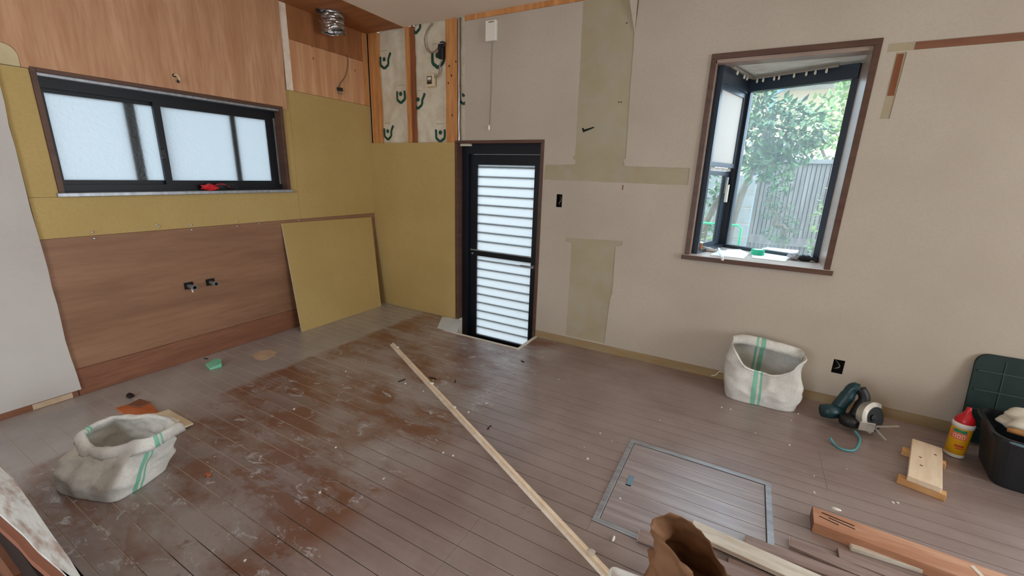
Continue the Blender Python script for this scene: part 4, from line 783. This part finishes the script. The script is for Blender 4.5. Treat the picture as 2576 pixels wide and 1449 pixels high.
# ================================================================== CORNER BY THE WALL
# circular saw lying on its side
P = F(2150, 1085); sw = thing('circular_saw', (P.x, P.y, 0), 'teal and black circular saw lying on the floor by the wall', 'saw'); sw.location = (3.83, -0.245, 0)
def L(b_): return b_
s_ = MB(); s_.tube(spline([(-0.075, 0.03, 0.045), (-0.075, 0.035, 0.09), (-0.05, 0.05, 0.15), (-0.03, 0.06, 0.205), (0.0, 0.055, 0.215)], 5), [0.036] * 6 + [0.034] * 6 + [0.03] * 6 + [0.024] * 3, 14).build('motor_housing', 'tool_teal', sw, smooth=True, local=True)
MB().tube([(-0.155, -0.01, 0.062), (-0.12, 0.0, 0.066), (-0.06, 0.02, 0.07)], [0.034, 0.040, 0.036], 14).build('battery_end', 'tool_teal', sw, smooth=True, local=True)
MB().tube(spline([(0.0, 0.055, 0.215), (0.025, 0.045, 0.17), (0.012, 0.03, 0.11), (-0.01, 0.0, 0.05), (-0.02, -0.03, 0.028)], 5), [0.026] * 8 + [0.03] * 7 + [0.026] * 6, 14).build('handle', 'tool_black', sw, smooth=True, local=True)
MB().lathe([(0.02, -0.03), (0.045, -0.02), (0.05, 0.02), (0.03, 0.03)], mtx=Matrix.Translation((-0.03, -0.03, 0.052)), n=18).build('gear_case', 'tool_black', sw, smooth=True, local=True)
gm = Matrix.Translation((0.065, -0.01, 0.090)) @ Vector((0.62, -0.72, 0.30)).to_track_quat('Z', 'Y').to_matrix().to_4x4()
def guard(u, v):
    a = math.radians(55 + 190 * u); prof = ((0.02, -0.034), (0.066, -0.034), (0.082, -0.022), (0.084, 0.012), (0.066, 0.020), (0.062, 0.020)); k = v * 5; i = min(int(k), 4); t = k - i
    r_g = prof[i][0] + (prof[i + 1][0] - prof[i][0]) * t; z_g = prof[i][1] + (prof[i + 1][1] - prof[i][1]) * t; return gm @ Vector((r_g * math.cos(a), r_g * math.sin(a), z_g))
mb = MB(); mb.grid(guard, 28, 10); bg_ = mb.build('blade_guard', 'tool_metal', sw, smooth=False, local=True, solid=0.003)
MB().lathe([(0.02, -0.03), (0.07, -0.028), (0.078, -0.016), (0.078, -0.004), (0.02, -0.004)], mtx=gm, n=28).build('lower_guard', 'tool_black', bg_, smooth=False, local=True)
bl_ = MB().lathe([(0.008, 0.0), (0.072, 0.0), (0.072, 0.002), (0.008, 0.002)], mtx=gm, n=40).build('blade', 'tool_black', sw, local=True)
MB().lathe([(0.002, 0.001), (0.018, 0.001), (0.018, 0.010), (0.002, 0.012)], mtx=gm, n=16).build('arbor', 'black_plastic', bl_, local=True)
mb = MB(); mb.mbox(Matrix.Translation((0.035, -0.075, 0.062)) @ Matrix.Rotation(math.radians(12), 4, 'Z'), 0.07, 0.006, 0.05); mb.build('base_bracket', 'tool_metal', sw, bevel=0.002, local=True)
mb = MB(); mb.mbox(Matrix.Translation((0.125, -0.03, 0.070)) @ Matrix.Rotation(math.radians(20), 4, 'Z') @ Matrix.Rotation(math.radians(-8), 4, 'Y'), 0.11, 0.012, 0.005); mb.build('guide_rod', 'tool_metal', sw, local=True)
mb = MB(); mb.mbox(Matrix.Translation((0.10, -0.055, 0.030)) @ Matrix.Rotation(math.radians(-40), 4, 'Z') @ Matrix.Rotation(math.radians(30), 4, 'Y'), 0.07, 0.012, 0.005); mb.build('depth_lever', 'tool_metal', sw, local=True)
O = Vector(sw.location); st_ = [F(2150, 1084, 0.02), F(2163, 1105, 0.006), F(2150, 1132, 0.005), F(2118, 1130, 0.005), F(2100, 1118, 0.005), F(2088, 1102, 0.02)]
MB().tube(spline([p - O for p in st_]), 0.0058, 8).build('strap', 'strap_teal', sw, smooth=True, local=True)
# glue bottle
P = F(2398, 1143); bt = thing('glue_bottle', (P.x, P.y, 0), 'yellow glue bottle with white collar and red nozzle cap', 'bottle')
c_ = Vector((P.x, P.y, 0)); R0 = 0.038
MB().lathe([(0.034, 0.001), (R0, 0.006), (R0, 0.150), (0.036, 0.158), (0.03, 0.160)], c_, 32).build('bottle_body', 'bottle_yellow', bt, smooth=True)
MB().lathe([(R0 + 0.0004, 0.004), (R0 + 0.0005, 0.02)], c_, 32, cap=False).build('base_band', 'bottle_white', bt)
MB().lathe([(0.030, 0.158), (0.041, 0.160), (0.0415, 0.178), (0.037, 0.184)], c_, 32).build('collar', 'bottle_white', bt, smooth=True)
MB().lathe([(0.037, 0.184), (0.038, 0.190), (0.033, 0.206), (0.018, 0.226), (0.011, 0.244), (0.009, 0.262), (0.004, 0.264)], c_, 32).build('nozzle_cap', 'bottle_red', bt, smooth=True)
va = math.atan2(CAM.y - c_.y, CAM.x - c_.x)
def label_patch(name, mat, a0, a1, za, zb_, r=R0 + 0.0006, par=None):
    mb = MB(); mb.grid(lambda u, v: (c_.x + r * math.cos(va + a0 + (a1 - a0) * u), c_.y + r * math.sin(va + a0 + (a1 - a0) * u), za + (zb_ - za) * v), 8, 1); return mb.build(name, mat, par or bt)
lo_ = label_patch('label_band', 'label_orange', -0.95, 0.75, 0.100, 0.148); label_patch('label_band', 'label_green', -0.7, 0.55, 0.136, 0.152, R0 + 0.0009)
for k in range(3): label_patch('label_mark', 'label_pale', -0.62 + 0.42 * k, -0.62 + 0.42 * k + 0.30, 0.109, 0.126, R0 + 0.0011, lo_); label_patch('label_mark', 'label_red', -0.54 + 0.42 * k, -0.54 + 0.42 * k + 0.13, 0.112, 0.122, R0 + 0.0014, lo_)
label_patch('label_mark', 'label_red', -0.2, 0.7, 0.062, 0.072, R0 + 0.0009); label_patch('label_mark', 'label_red', -0.05, 0.8, 0.052, 0.057, R0 + 0.0009)
# pine step block: one plank on two cross battens
A_, B_, C_, D_ = F(2296, 1105, 0.058), F(2370, 1125, 0.058), F(2372, 1229, 0.058), F(2283, 1196, 0.058)
ax_ = ((A_ + B_) / 2 - (C_ + D_) / 2); hl = ax_.length / 2; hw = ((B_ - A_).length + (C_ - D_).length) / 4; mc = (A_ + B_ + C_ + D_) / 4
ps = thing('pine_step', (mc.x, mc.y, 0), 'small pine step of one plank nailed on two cross battens', 'step'); ps.rotation_euler.z = math.atan2(ax_.y, ax_.x) - math.pi / 2
pp_ = MB().box(-hw, hw, -hl, hl, 0.0325, 0.058).build('plank', 'pine', ps, bevel=0.002, local=True)
for yy in (-hl + 0.02, hl * 0.55): MB().box(-hw - 0.028, hw + 0.018, yy - 0.018, yy + 0.018, 0.0005, 0.032).build('cross_batten', 'pine_end', ps, bevel=0.002, local=True)
for kx, ky in ((-0.02, 0.02), (-0.015, -0.06), (0.03, 0.10)): MB().lathe([(0.006, 0.0), (0.005, 0.0006)], (kx, ky, 0.058), 8).build('knot', 'pine_knot', pp_, local=True)
# tub and leaning lid
def rrect(hx, hy, r, n=5): 
    out = []
    for cx, cy, a0 in ((hx - r, hy - r, 0), (-hx + r, hy - r, 90), (-hx + r, -hy + r, 180), (hx - r, -hy + r, 270)):
        for k in range(n + 1): a = math.radians(a0 + 90 * k / n); out.append((cx + r * math.cos(a), cy + r * math.sin(a)))
    return out
tub = thing('storage_tub', (4.50, -0.36, 0), 'black plastic tub full of rubble at the right edge', 'tub'); tub.rotation_euler.z = math.radians(-8)
mb = MB(); rings = []
for (s_, z) in ((0.80, 0.001), (0.82, 0.01), (0.97, 0.225), (1.03, 0.23), (1.03, 0.245), (0.97, 0.245), (0.95, 0.225), (0.80, 0.03)): rings.append([mb.bm.verts.new((x * s_, y * s_, z)) for x, y in rrect(0.23, 0.17, 0.06)])
for ra, rb in zip(rings, rings[1:]):
    for k in range(len(ra)): mb.bm.faces.new((ra[k], ra[(k + 1) % len(ra)], rb[(k + 1) % len(ra)], rb[k]))
mb.bm.faces.new(rings[0][::-1]); mb.bm.faces.new(rings[-1]); tb_ = mb.build('tub_body', 'bin_black', tub, local=True, smooth=False)
mb = MB(); mb.tube(spline([(-0.228, -0.12, 0.235), (-0.16, -0.178, 0.235), (0.1, -0.178, 0.235)], 6), 0.006, 8); mb.build('rim_lip', 'bin_blue', tb_, local=True, smooth=True)
lid_b = RW(2462, 1075, -0.075); lid = thing('tub_lid', (4.46, -0.05, 0), 'dark green ribbed plastic lid leaning on the wall behind the tub', 'lid')
ang = math.radians(80); lm = Matrix.Translation((4.50, -0.085, 0.012)) @ Matrix.Rotation(ang, 4, 'X')
mb = MB(); mb.prism([lm @ Vector((x, y + 0.235, 0)) for x, y in rrect(0.21, 0.235, 0.05)], (lm.to_3x3() @ Vector((0, 0, 0.014)))); lpn = mb.build('panel', 'lid_green', lid, bevel=0.002)
for yy in (0.08, 0.18, 0.28, 0.38):
    mb = MB(); mb.mbox(lm @ Matrix.Translation((0, yy, 0.017)), 0.39, 0.006, 0.004); mb.build('rib', 'lid_rib', lpn)
for xx in (-0.1, 0.06):
    mb = MB(); mb.mbox(lm @ Matrix.Translation((xx, 0.235, 0.0155)), 0.004, 0.42, 0.002); mb.build('rib', 'lid_rib', lpn)
tm = Matrix.Translation((4.50, -0.36, 0)) @ Matrix.Rotation(math.radians(-8), 4, 'Z')
c2 = tm @ Vector((-0.05, 0.03, 0.262)); tag(blob(c2, 0.15, 0.11, 0.055, 29, 0.35, 26).build('cement_bag', 'rag', smooth=True), 'crumpled off-white bag heaped inside the black tub', 'bag')
a, c = tm @ Vector((-0.19, -0.10, 0.262)), tm @ Vector((0.10, -0.155, 0.262)); tag(MB().tube(spline([a, a.lerp(c, 0.5) + Vector((0, 0, 0.01)), c], 5), [0.010, 0.012, 0.014, 0.016, 0.016, 0.016, 0.016, 0.015, 0.014, 0.013, 0.011], 10).build('tool_handle', 'tool_wood', smooth=True), 'brown wooden tool handle lying across the black tub', 'tool')
# ================================================================== BOARDS AT THE BOTTOM RIGHT
def board_px(name, near0, near1, width, h, mat, label, cat, z0=0.0006, length=None, group=None, ends=None):
    a, c = F(*near0, z0 + h), F(*near1, z0 + h); a.z = c.z = 0; d = (c - a).normalized()
    if length: c = a + d * length
    s_ = Vector((-d.y, d.x, 0)); 
    mb = MB(); A, B = a, c; mb.hexa([p + Vector((0, 0, z)) for z in (z0, z0 + h) for p in (A, B, B + s_ * width, A + s_ * width)])
    root = thing(name, (A + B + s_ * width) / 2 if False else ((A.x + B.x) / 2, (A.y + B.y) / 2, z0), label, cat, group)
    bo = mb.build('board', mat, root, bevel=0.0015)
    if ends:
        mb = MB(); e0, e1 = A - d * 0.0012, A - d * 0.0002; mb.hexa([p + Vector((0, 0, z)) for z in (z0 + 0.001, z0 + h - 0.001) for p in (e0 + s_ * 0.001, e1 + s_ * 0.001, e1 + s_ * (width - 0.001), e0 + s_ * (width - 0.001))]); mb.build('cut_end', ends, bo)
    return bo, A, B, s_, d
bm_, A, B, s_, d = board_px('cedar_beam', (2047, 1314), (2412, 1449), 0.098, 0.045, 'beam_cedar', 'thick orange cedar beam, largest timber at the lower right', 'beam', length=1.15, ends='lauan_red')
for k, (t, w0, ln) in enumerate(((0.03, 0.078, 0.10), (0.02, 0.05, 0.06), (0.05, 0.06, 0.08))):
    p = A + d * t + s_ * w0; bar_between('split_crack', p, p + d * ln - s_ * 0.012, 0.004, 0.0012, 'timber_dark_shade', z0=0.0456, parent=bm_, bevel=0)
p = A + d * 0.47 + s_ * 0.03; bar_between('paint_dab', p, p + s_ * 0.05 - d * 0.02, 0.014, 0.001, 'painted_plank', z0=0.0457, parent=bm_, bevel=0)
p = F(2103, 1283, 0.047); tag(blob((p.x, p.y, 0.0505), 0.016, 0.007, 0.0045, 8, 0.5, 8).build('paper_shred', 'plaster_white', smooth=True), 'white shred lying on the broken end of the cedar beam', 'debris')
board_px('floor_strip', (1987, 1372), (2165, 1449), 0.047, 0.012, 'old_strip', 'grey brown flooring strip with pale sawn end, second left of the cedar beam', 'board', length=0.95, ends='pine')
board_px('floor_strip', (2111, 1403), (2230, 1449), 0.050, 0.012, 'old_strip', 'grey brown flooring strip between cedar beam and its narrow white-ended neighbour', 'board', length=0.80, ends='lauan_red')
board_px('trim_strip', (2143, 1376), (2370, 1449), 0.020, 0.018, 'painted_plank', 'narrow pale trim strip lying right along the cedar beam', 'trim', length=0.80, ends='pine')
board_px('trim_strip', (1875, 1371), (1964, 1404), 0.052, 0.014, 'old_strip', 'grooved brown trim strip right of the white painted plank', 'trim', length=0.95, ends='pine')
board_px('painted_plank', (1735, 1339), (1978, 1449), 0.072, 0.018, 'painted_plank', 'white painted plank with nail holes behind the brown paper bag', 'board', z0=0.0165, length=1.05)
board_px('skirting_board', (1604, 1357), (1740, 1410), 0.055, 0.0105, 'old_strip', 'dark brown skirting board crossing the hatch edge beneath the white plank', 'board', z0=0.0046, length=1.0, ends='pine')
board_px('floor_strip', (1830, 1428), (1880, 1449), 0.05, 0.010, 'old_strip', 'brown flooring strip under the white plank right of the paper bag', 'board', length=0.9)
# brown paper bag, crumpled mouth
pb = thing('paper_bag', (3.225, -1.885, 0), 'crumpled open brown paper bag at the bottom edge', 'paper bag'); pb.rotation_euler.z = math.radians(-24)
def bagf(u, v):
    th = 2 * math.pi * u; cx, sy = math.cos(th), math.sin(th); k = (abs(cx) ** 5 + abs(sy) ** 5) ** (-0.2)
    H = 0.27 - 0.075 * cx + 0.015 * math.sin(3 * th + 1); s_ = 1 + 0.10 * math.sin(math.pi * v); a, b_ = 0.125 * (1 + 0.10 * v), 0.085 * (1 - 0.55 * v * v)
    x, y, z = a * k * cx * s_, b_ * k * sy * s_, H * v
    q = Vector((x * 9, y * 9, z * 7)); r = (0.018 * noise.noise(q) + 0.026 * (1 - 2 * abs(noise.noise(q * 1.3))) + 0.012 * (1 - 2 * abs(noise.noise(q * 2.9)))) * min(1, v * 3)
    return Vector((x + cx * r, y + sy * r - 0.02 * v, max(z + 0.03 * noise.noise(q * 0.7) * v, 0.001)))
mb = MB(); vv = mb.grid(bagf, 84, 34, closed=True); mb.bm.faces.new(vv[0][::-1]); mb.build('paper', 'kraft', pb, smooth=True, local=True, solid=0.0012)
# white plastic tray under the bag's left side
wt = thing('plastic_tray', (2.98, -1.93, 0), 'white plastic tray with rounded corner left of the paper bag', 'tray')
cn = F(1545, 1420, 0.045); mb = MB(); rings = []; wt.location = (cn.x + 0.070, cn.y - 0.14, 0); wt.rotation_euler.z = math.radians(6)
for (s_, z) in ((0.90, 0.001), (0.96, 0.03), (1.0, 0.040), (1.0, 0.045), (0.97, 0.045), (0.90, 0.030)): rings.append([mb.bm.verts.new((x * s_, y * s_, z)) for x, y in rrect(0.065, 0.14, 0.02)])
for ra, rb in zip(rings, rings[1:]):
    for k in range(len(ra)): mb.bm.faces.new((ra[k], ra[(k + 1) % len(ra)], rb[(k + 1) % len(ra)], rb[k]))
mb.bm.faces.new(rings[0][::-1]); mb.bm.faces.new(rings[-1]); mb.build('tray_body', 'bottle_white', wt, local=True)
# peeling plaster board standing on edge at the bottom left
ZT_ = 0.30
pb1 = [F(-60, 1100, ZT_), F(0, 1175, ZT_), F(35, 1205, ZT_), F(75, 1262, ZT_), F(135, 1350, ZT_), F(172, 1400, ZT_), F(204, 1452, ZT_), F(260, 1545, ZT_)]
pb2 = [F(250, 1500, ZT_), F(172, 1452, ZT_), F(150, 1430, ZT_), F(95, 1385, ZT_), F(60, 1345, ZT_), F(0, 1292, ZT_), F(-60, 1240, ZT_)]
dp = thing('demolished_panel', ((pb1[1].x + pb1[6].x) / 2, -2.77, 0), 'demolished wall panel with peeling white plaster on top at the lower left corner', 'wall panel')
mb = MB(); mb.prism([(p.x, p.y, ZT_ - 0.010) for p in pb1 + pb2], (0, 0, 0.010)); mb.build('plaster_skin', 'peeling_white', dp)
lo = [(p.x, p.y - 0.0, ZT_ - 0.034) for p in pb1] + [(p.x, p.y - 0.016, ZT_ - 0.034) for p in pb2]
mb = MB(); mb.prism(lo, (0, 0, 0.0235)); mb.build('board_edge', 'edge_rust', dp)
xs = [p.x for p in pb1 + pb2]; mb = MB(); mb.box(min(xs), max(xs) - 0.01, min(p.y for p in pb2) + 0.006, max(p.y for p in pb1) - 0.012, 0.001, ZT_ - 0.035); mb.build('shade_core', 'timber_dark_shade', dp)  # near-black block paints the shaded void under the board edge
P = F(15, 1440, 0.16); MB().box(P.x - 0.25, P.x + 0.0, min(p.y for p in pb2) - 0.008, min(p.y for p in pb2) + 0.006, 0.001, 0.135).build('timber_strip', 'lauan_red', dp)
# ================================================================== GARDEN
GZ = -0.45
tag(MB().box(-9, 16, 0.15, 16, GZ - 0.1, GZ).build('ground', 'ground', origin=(0, 0, 0)), 'bare garden ground outside the bay window', 'ground', kind='structure')
tag(MB().box(-9, -0.15, -9, 0.15, GZ - 0.1, GZ).build('ground', 'ground', origin=(0, 0, 0)), 'ground outside the kitchen window', 'ground', kind='structure')
FY = 3.0; ft = RW(2060, 412, FY).z
fx0 = RW(1898, 500, FY).x
fe = thing('board_fence', (4.4, FY, GZ), 'weathered grey fence of vertical boards across the garden', 'fence')
MB().box(fx0, 6.4, FY + 0.02, FY + 0.04, GZ, ft).build('back_sheet', 'fence_back', fe); MB().box(fx0, 6.4, FY - 0.03, FY + 0.06, ft, ft + 0.045).build('cap_rail', 'aluminium_grey', fe)
slat0 = None; x = fx0
k = 0
while x < 6.3:
    zlow = GZ
    if slat0 is None: slat0 = MB().box(x, x + 0.034, FY - 0.005, FY + 0.018, GZ, ft - 0.004).build('slat', 'fence_wood', fe)
    else: copy_part(slat0, fe, (x - fx0, random.uniform(-0.004, 0.002), 0))
    x += 0.043; k += 1
for z in (0.62, 0.2): MB().box(fx0, 6.4, FY - 0.022, FY - 0.0055, z - 0.05, z + 0.05).build('rail', 'fence_wood', fe)
# block pillar / low wall left of the fence
pi_ = thing('block_wall', (2.95, FY, GZ), 'grey concrete block wall end beside the board fence', 'block wall')
zt_ = RW(1880, 440, FY - 0.1).z; bh = 0.19; bw = 0.39; blk = None; r = 0; z = zt_ - bh
while z > GZ - 0.1:
    xr = fx0 - 0.01
    xr2 = xr
    first = True
    while xr2 > 2.0:
        wv = bw if not (first and r % 2) else bw / 2
        zz0_ = max(z, GZ); MB().box(xr2 - wv + 0.004, xr2 - 0.004, FY - 0.10, FY + 0.06, zz0_ + 0.004, z + bh - 0.004).build('block', 'block', pi_, bevel=0.004); xr2 -= wv; first = False
    z -= bh; r += 1
MB().box(2.0, fx0 - 0.01, FY - 0.094, FY + 0.054, GZ, zt_ - 0.005).build('mortar', 'house_wall', pi_)
# corrugated roof edge beyond the fence, neighbour's house
mb = MB(); p0, p1 = RW(1990, 395, 3.9), RW(2200, 395, 3.9)
mb.grid(lambda u, v: (p0.x - 0.1 + (p1.x - p0.x + 1.4) * u, 3.7 + 0.7 * v, p0.z - 0.06 + 0.12 * v + 0.02 * math.cos(u * 2 * math.pi * 30)), 240, 2); 
cr = thing('corrugated_roof', (4.2, 4.0, GZ), 'pale corrugated lean-to roof showing above the fence', 'roof'); mb.build('sheet', 'corrugated', cr, smooth=True, solid=0.004)
for xx in (p0.x, p1.x + 0.8): MB().box(xx - 0.03, xx + 0.03, 4.0, 4.06, GZ, p0.z - 0.04).build('post', 'aluminium_grey', cr)
hs = thing('neighbour_house', (4.2, 9.0, GZ), 'pale neighbouring house with grey tiled roof behind the trees', 'house')
ez = RW(1975, 215, 7.4).z; MB().box(2.6, 6.4, 8.0, 11.5, GZ, ez + 0.05).build('wall', 'house_wall', hs)
mb = MB(); mb.hexa([(2.1, 7.4, ez), (6.9, 7.4, ez), (6.9, 12.1, ez), (2.1, 12.1, ez), (2.1, 7.4, ez + 0.10), (6.9, 7.4, ez + 0.10), (6.5, 9.75, ez + 1.0), (2.5, 9.75, ez + 1.0)]); rf_ = mb.build('roof', 'roof_grey', hs)
MB().box(2.1, 6.9, 7.30, 7.40, ez - 0.02, ez + 0.08).build('gutter', 'eave_dark', hs)
for k in range(26):
    xx = 2.2 + 0.18 * k; MB().tube([(xx, 7.42, ez + 0.115), (xx, 8.6, ez + 0.115 + 0.9 * 1.18 / 2.35)], 0.03, 6).build('roof_tile_row', 'roof_grey', rf_)
for (xa, za) in ((3.0, 1.2), (4.6, 1.2)):
    wf = MB().box(xa, xa + 0.9, 7.96, 8.0, za, za + 0.9).build('window', 'aluminium_grey', hs); MB().box(xa + 0.05, xa + 0.85, 7.95, 7.959, za + 0.05, za + 0.85).build('pane', 'aluminium_blue', wf)
P = RW(1992, 200, 6.9); vp = thing('vent_pipe', (P.x, 6.9, GZ), 'blue grey vent pipe with elbow rising in front of the far roof', 'pipe')
MB().tube([(P.x - 0.25, 6.9, GZ), (P.x - 0.25, 6.9, P.z - 0.25), (P.x - 0.02, 6.9, P.z - 0.08), (P.x, 6.9, P.z + 0.12)], 0.05, 10).build('pipe', 'downpipe', vp); MB().box(P.x - 0.14, P.x + 0.14, 6.8, 7.0, P.z + 0.10, P.z + 0.22).build('cowl', 'downpipe', vp, bevel=0.02)
# green hoop
q0, q1_ = RW(1690, 570, 1.7), RW(1866, 568, 1.7); hp = thing('garden_hoop', (q1_.x, 1.7, GZ), 'bright green plant support hoop in the garden', 'plant support')
MB().tube([(q0.x, 1.7, GZ), (q0.x, 1.7, q1_.z - 0.03), (q0.x + 0.03, 1.7, q1_.z), (q1_.x - 0.03, 1.7, q1_.z), (q1_.x, 1.7, q1_.z - 0.03), (q1_.x, 1.7, GZ)], 0.012, 8).build('hoop', 'pole_green', hp, smooth=True)
# trees
def leaves(mb, c, rad, n, size, seed, flat=1.0, shell=0.55):
    rnd = random.Random(seed)
    for _ in range(n):
        while True:
            d = Vector((rnd.uniform(-1, 1), rnd.uniform(-1, 1), rnd.uniform(-1, 1)))
            if 0.05 < d.length < 1: break
        d = d.normalized() * (d.length ** shell); p = Vector(c) + Vector((d.x * rad, d.y * rad, d.z * rad * flat))
        ax = (d + Vector((rnd.uniform(-1, 1), rnd.uniform(-1, 1), rnd.uniform(-1.2, 0.4)))).normalized(); sd_ = ax.cross(Vector((rnd.uniform(-.6, .6), rnd.uniform(-.6, .6), 1))).normalized(); nr = ax.cross(sd_)
        s_ = size * rnd.uniform(0.6, 1.25); w = s_ * 0.24
        a, b_, t, e = p, p + ax * s_ * 0.5 + sd_ * w + nr * w * 0.35, p + ax * s_, p + ax * s_ * 0.5 - sd_ * w + nr * w * 0.35
        v = [mb.bm.verts.new(q) for q in (a, b_, t, e)]; mb.bm.faces.new((v[0], v[1], v[2])); mb.bm.faces.new((v[0], v[2], v[3]))
def tree(name, base, blobs, leaf, size, mat, label, cat, branches, per=420, flat=1.0):
    root = thing(name, base, label, cat); mb = MB()
    for i, (px, py, y, rad) in enumerate(blobs): leaves(mb, RW(px, py, y), rad, int(per * (rad / 0.35) ** 2), size, hash((name, i)) % 999 if False else i * 17 + len(name), flat)
    o = mb.build('foliage', mat, root); o['kind'] = 'stuff'
    for pts, r0, r1 in branches:
        P_ = spline([RW(*q) if len(q) == 3 and q[2] > 0 and q[0] > 20 else Vector(q) for q in pts], 5); n = len(P_); MB().tube(P_, [r0 + (r1 - r0) * i / (n - 1) for i in range(n)], 8).build('branch', 'bark', root, smooth=True)
    return root
tree('camellia_tree', (3.3, 2.2, GZ), [(1925, 310, 2.1, 0.26), (1900, 360, 2.1, 0.22), (1985, 330, 2.15, 0.26), (1950, 400, 2.0, 0.16), (1905, 262, 2.2, 0.17), (1905, 425, 1.9, 0.12), (2035, 320, 2.2, 0.17), (2010, 370, 2.2, 0.15), (1992, 462, 1.95, 0.06), (1962, 440, 1.95, 0.09)], None, 0.085, 'leaf', 'large glossy leaved evergreen tree filling the middle of the bay view', 'tree', [([(2.97, 2.2, GZ), (3.0, 2.2, 0.8), (1895, 420, 2.2), (1930, 320, 2.2)], 0.05, 0.02), ([(1895, 430, 2.2), (1960, 400, 2.2), (2010, 360, 2.2)], 0.025, 0.01)], per=620)
tree('yellow_tree', (4.4, 3.6, GZ), [(2085, 300, 3.5, 0.30), (2135, 270, 3.5, 0.26), (2115, 355, 3.4, 0.26), (2160, 190, 3.6, 0.20)], None, 0.085, 'leaf_light', 'yellowish green tree with crooked grey branches at the right of the bay view', 'tree', [([(4.25, 3.4, GZ), (2098, 440, 3.4), (2110, 400, 3.42), (2135, 330, 3.45)], 0.06, 0.025), ([(2104, 425, 3.42), (2075, 395, 3.42), (2060, 350, 3.5)], 0.025, 0.01)], per=420)
tree('hedge_tree', (2.1, 2.2, GZ), [(1755, 330, 2.2, 0.30), (1748, 440, 2.2, 0.28), (1775, 520, 2.3, 0.22), (1745, 560, 2.1, 0.22), (1790, 460, 2.35, 0.2)], None, 0.10, 'leaf', 'leafy garden tree seen through the narrow side pane', 'tree', [([(2.2, 2.2, GZ), (1775, 560, 2.2), (1800, 510, 2.2), (1825, 480, 2.2)], 0.04, 0.02), ([(2.35, 2.2, GZ), (1768, 600, 2.2), (1762, 560, 2.2), (1745, 500, 2.2)], 0.03, 0.012)], per=150)
tree('pruned_pine', (3.45, 2.3, GZ), [(1942, 505, 2.3, 0.085), (1975, 520, 2.3, 0.075), (1935, 535, 2.3, 0.085), (1985, 555, 2.3, 0.085), (1945, 585, 2.25, 0.10), (1965, 600, 2.25, 0.085), (1995, 575, 2.3, 0.07), (1950, 480, 2.3, 0.07)], None, 0.035, 'leaf', 'small cloud-pruned garden pine with twisting trunk before the fence', 'tree', [([(3.5, 2.32, GZ), (1976, 600, 2.32), (1948, 565, 2.32), (1955, 545, 2.32), (1938, 520, 2.32), (1945, 490, 2.32)], 0.028, 0.008), ([(1950, 550, 2.32), (1970, 530, 2.32), (1985, 520, 2.32)], 0.012, 0.005), ([(1965, 590, 2.32), (1985, 575, 2.32)], 0.012, 0.006)], per=1500, flat=0.6)
tree('garden_shrub', (4.1, 2.0, GZ), [(2062, 640, 1.5, 0.13), (2080, 560, 1.9, 0.14), (2085, 600, 1.8, 0.13), (2100, 500, 2.0, 0.12), (2075, 650, 1.5, 0.12)], None, 0.06, 'leaf_light', 'bright green shrub at the lower right of the bay view', 'shrub', [([(4.05, 2.0, GZ), (2085, 600, 1.95), (2095, 520, 2.0)], 0.015, 0.006)], per=330)
tree('garden_shrub', (2.55, 1.45, GZ), [(1752, 606, 1.4, 0.08), (1768, 612, 1.45, 0.09), (1785, 612, 1.5, 0.08)], None, 0.06, 'leaf_light', 'low green shrub by the hoop behind the small tin', 'shrub', [([(2.6, 1.45, GZ), (1770, 612, 1.45), (1768, 598, 1.45)], 0.01, 0.005)], per=330)
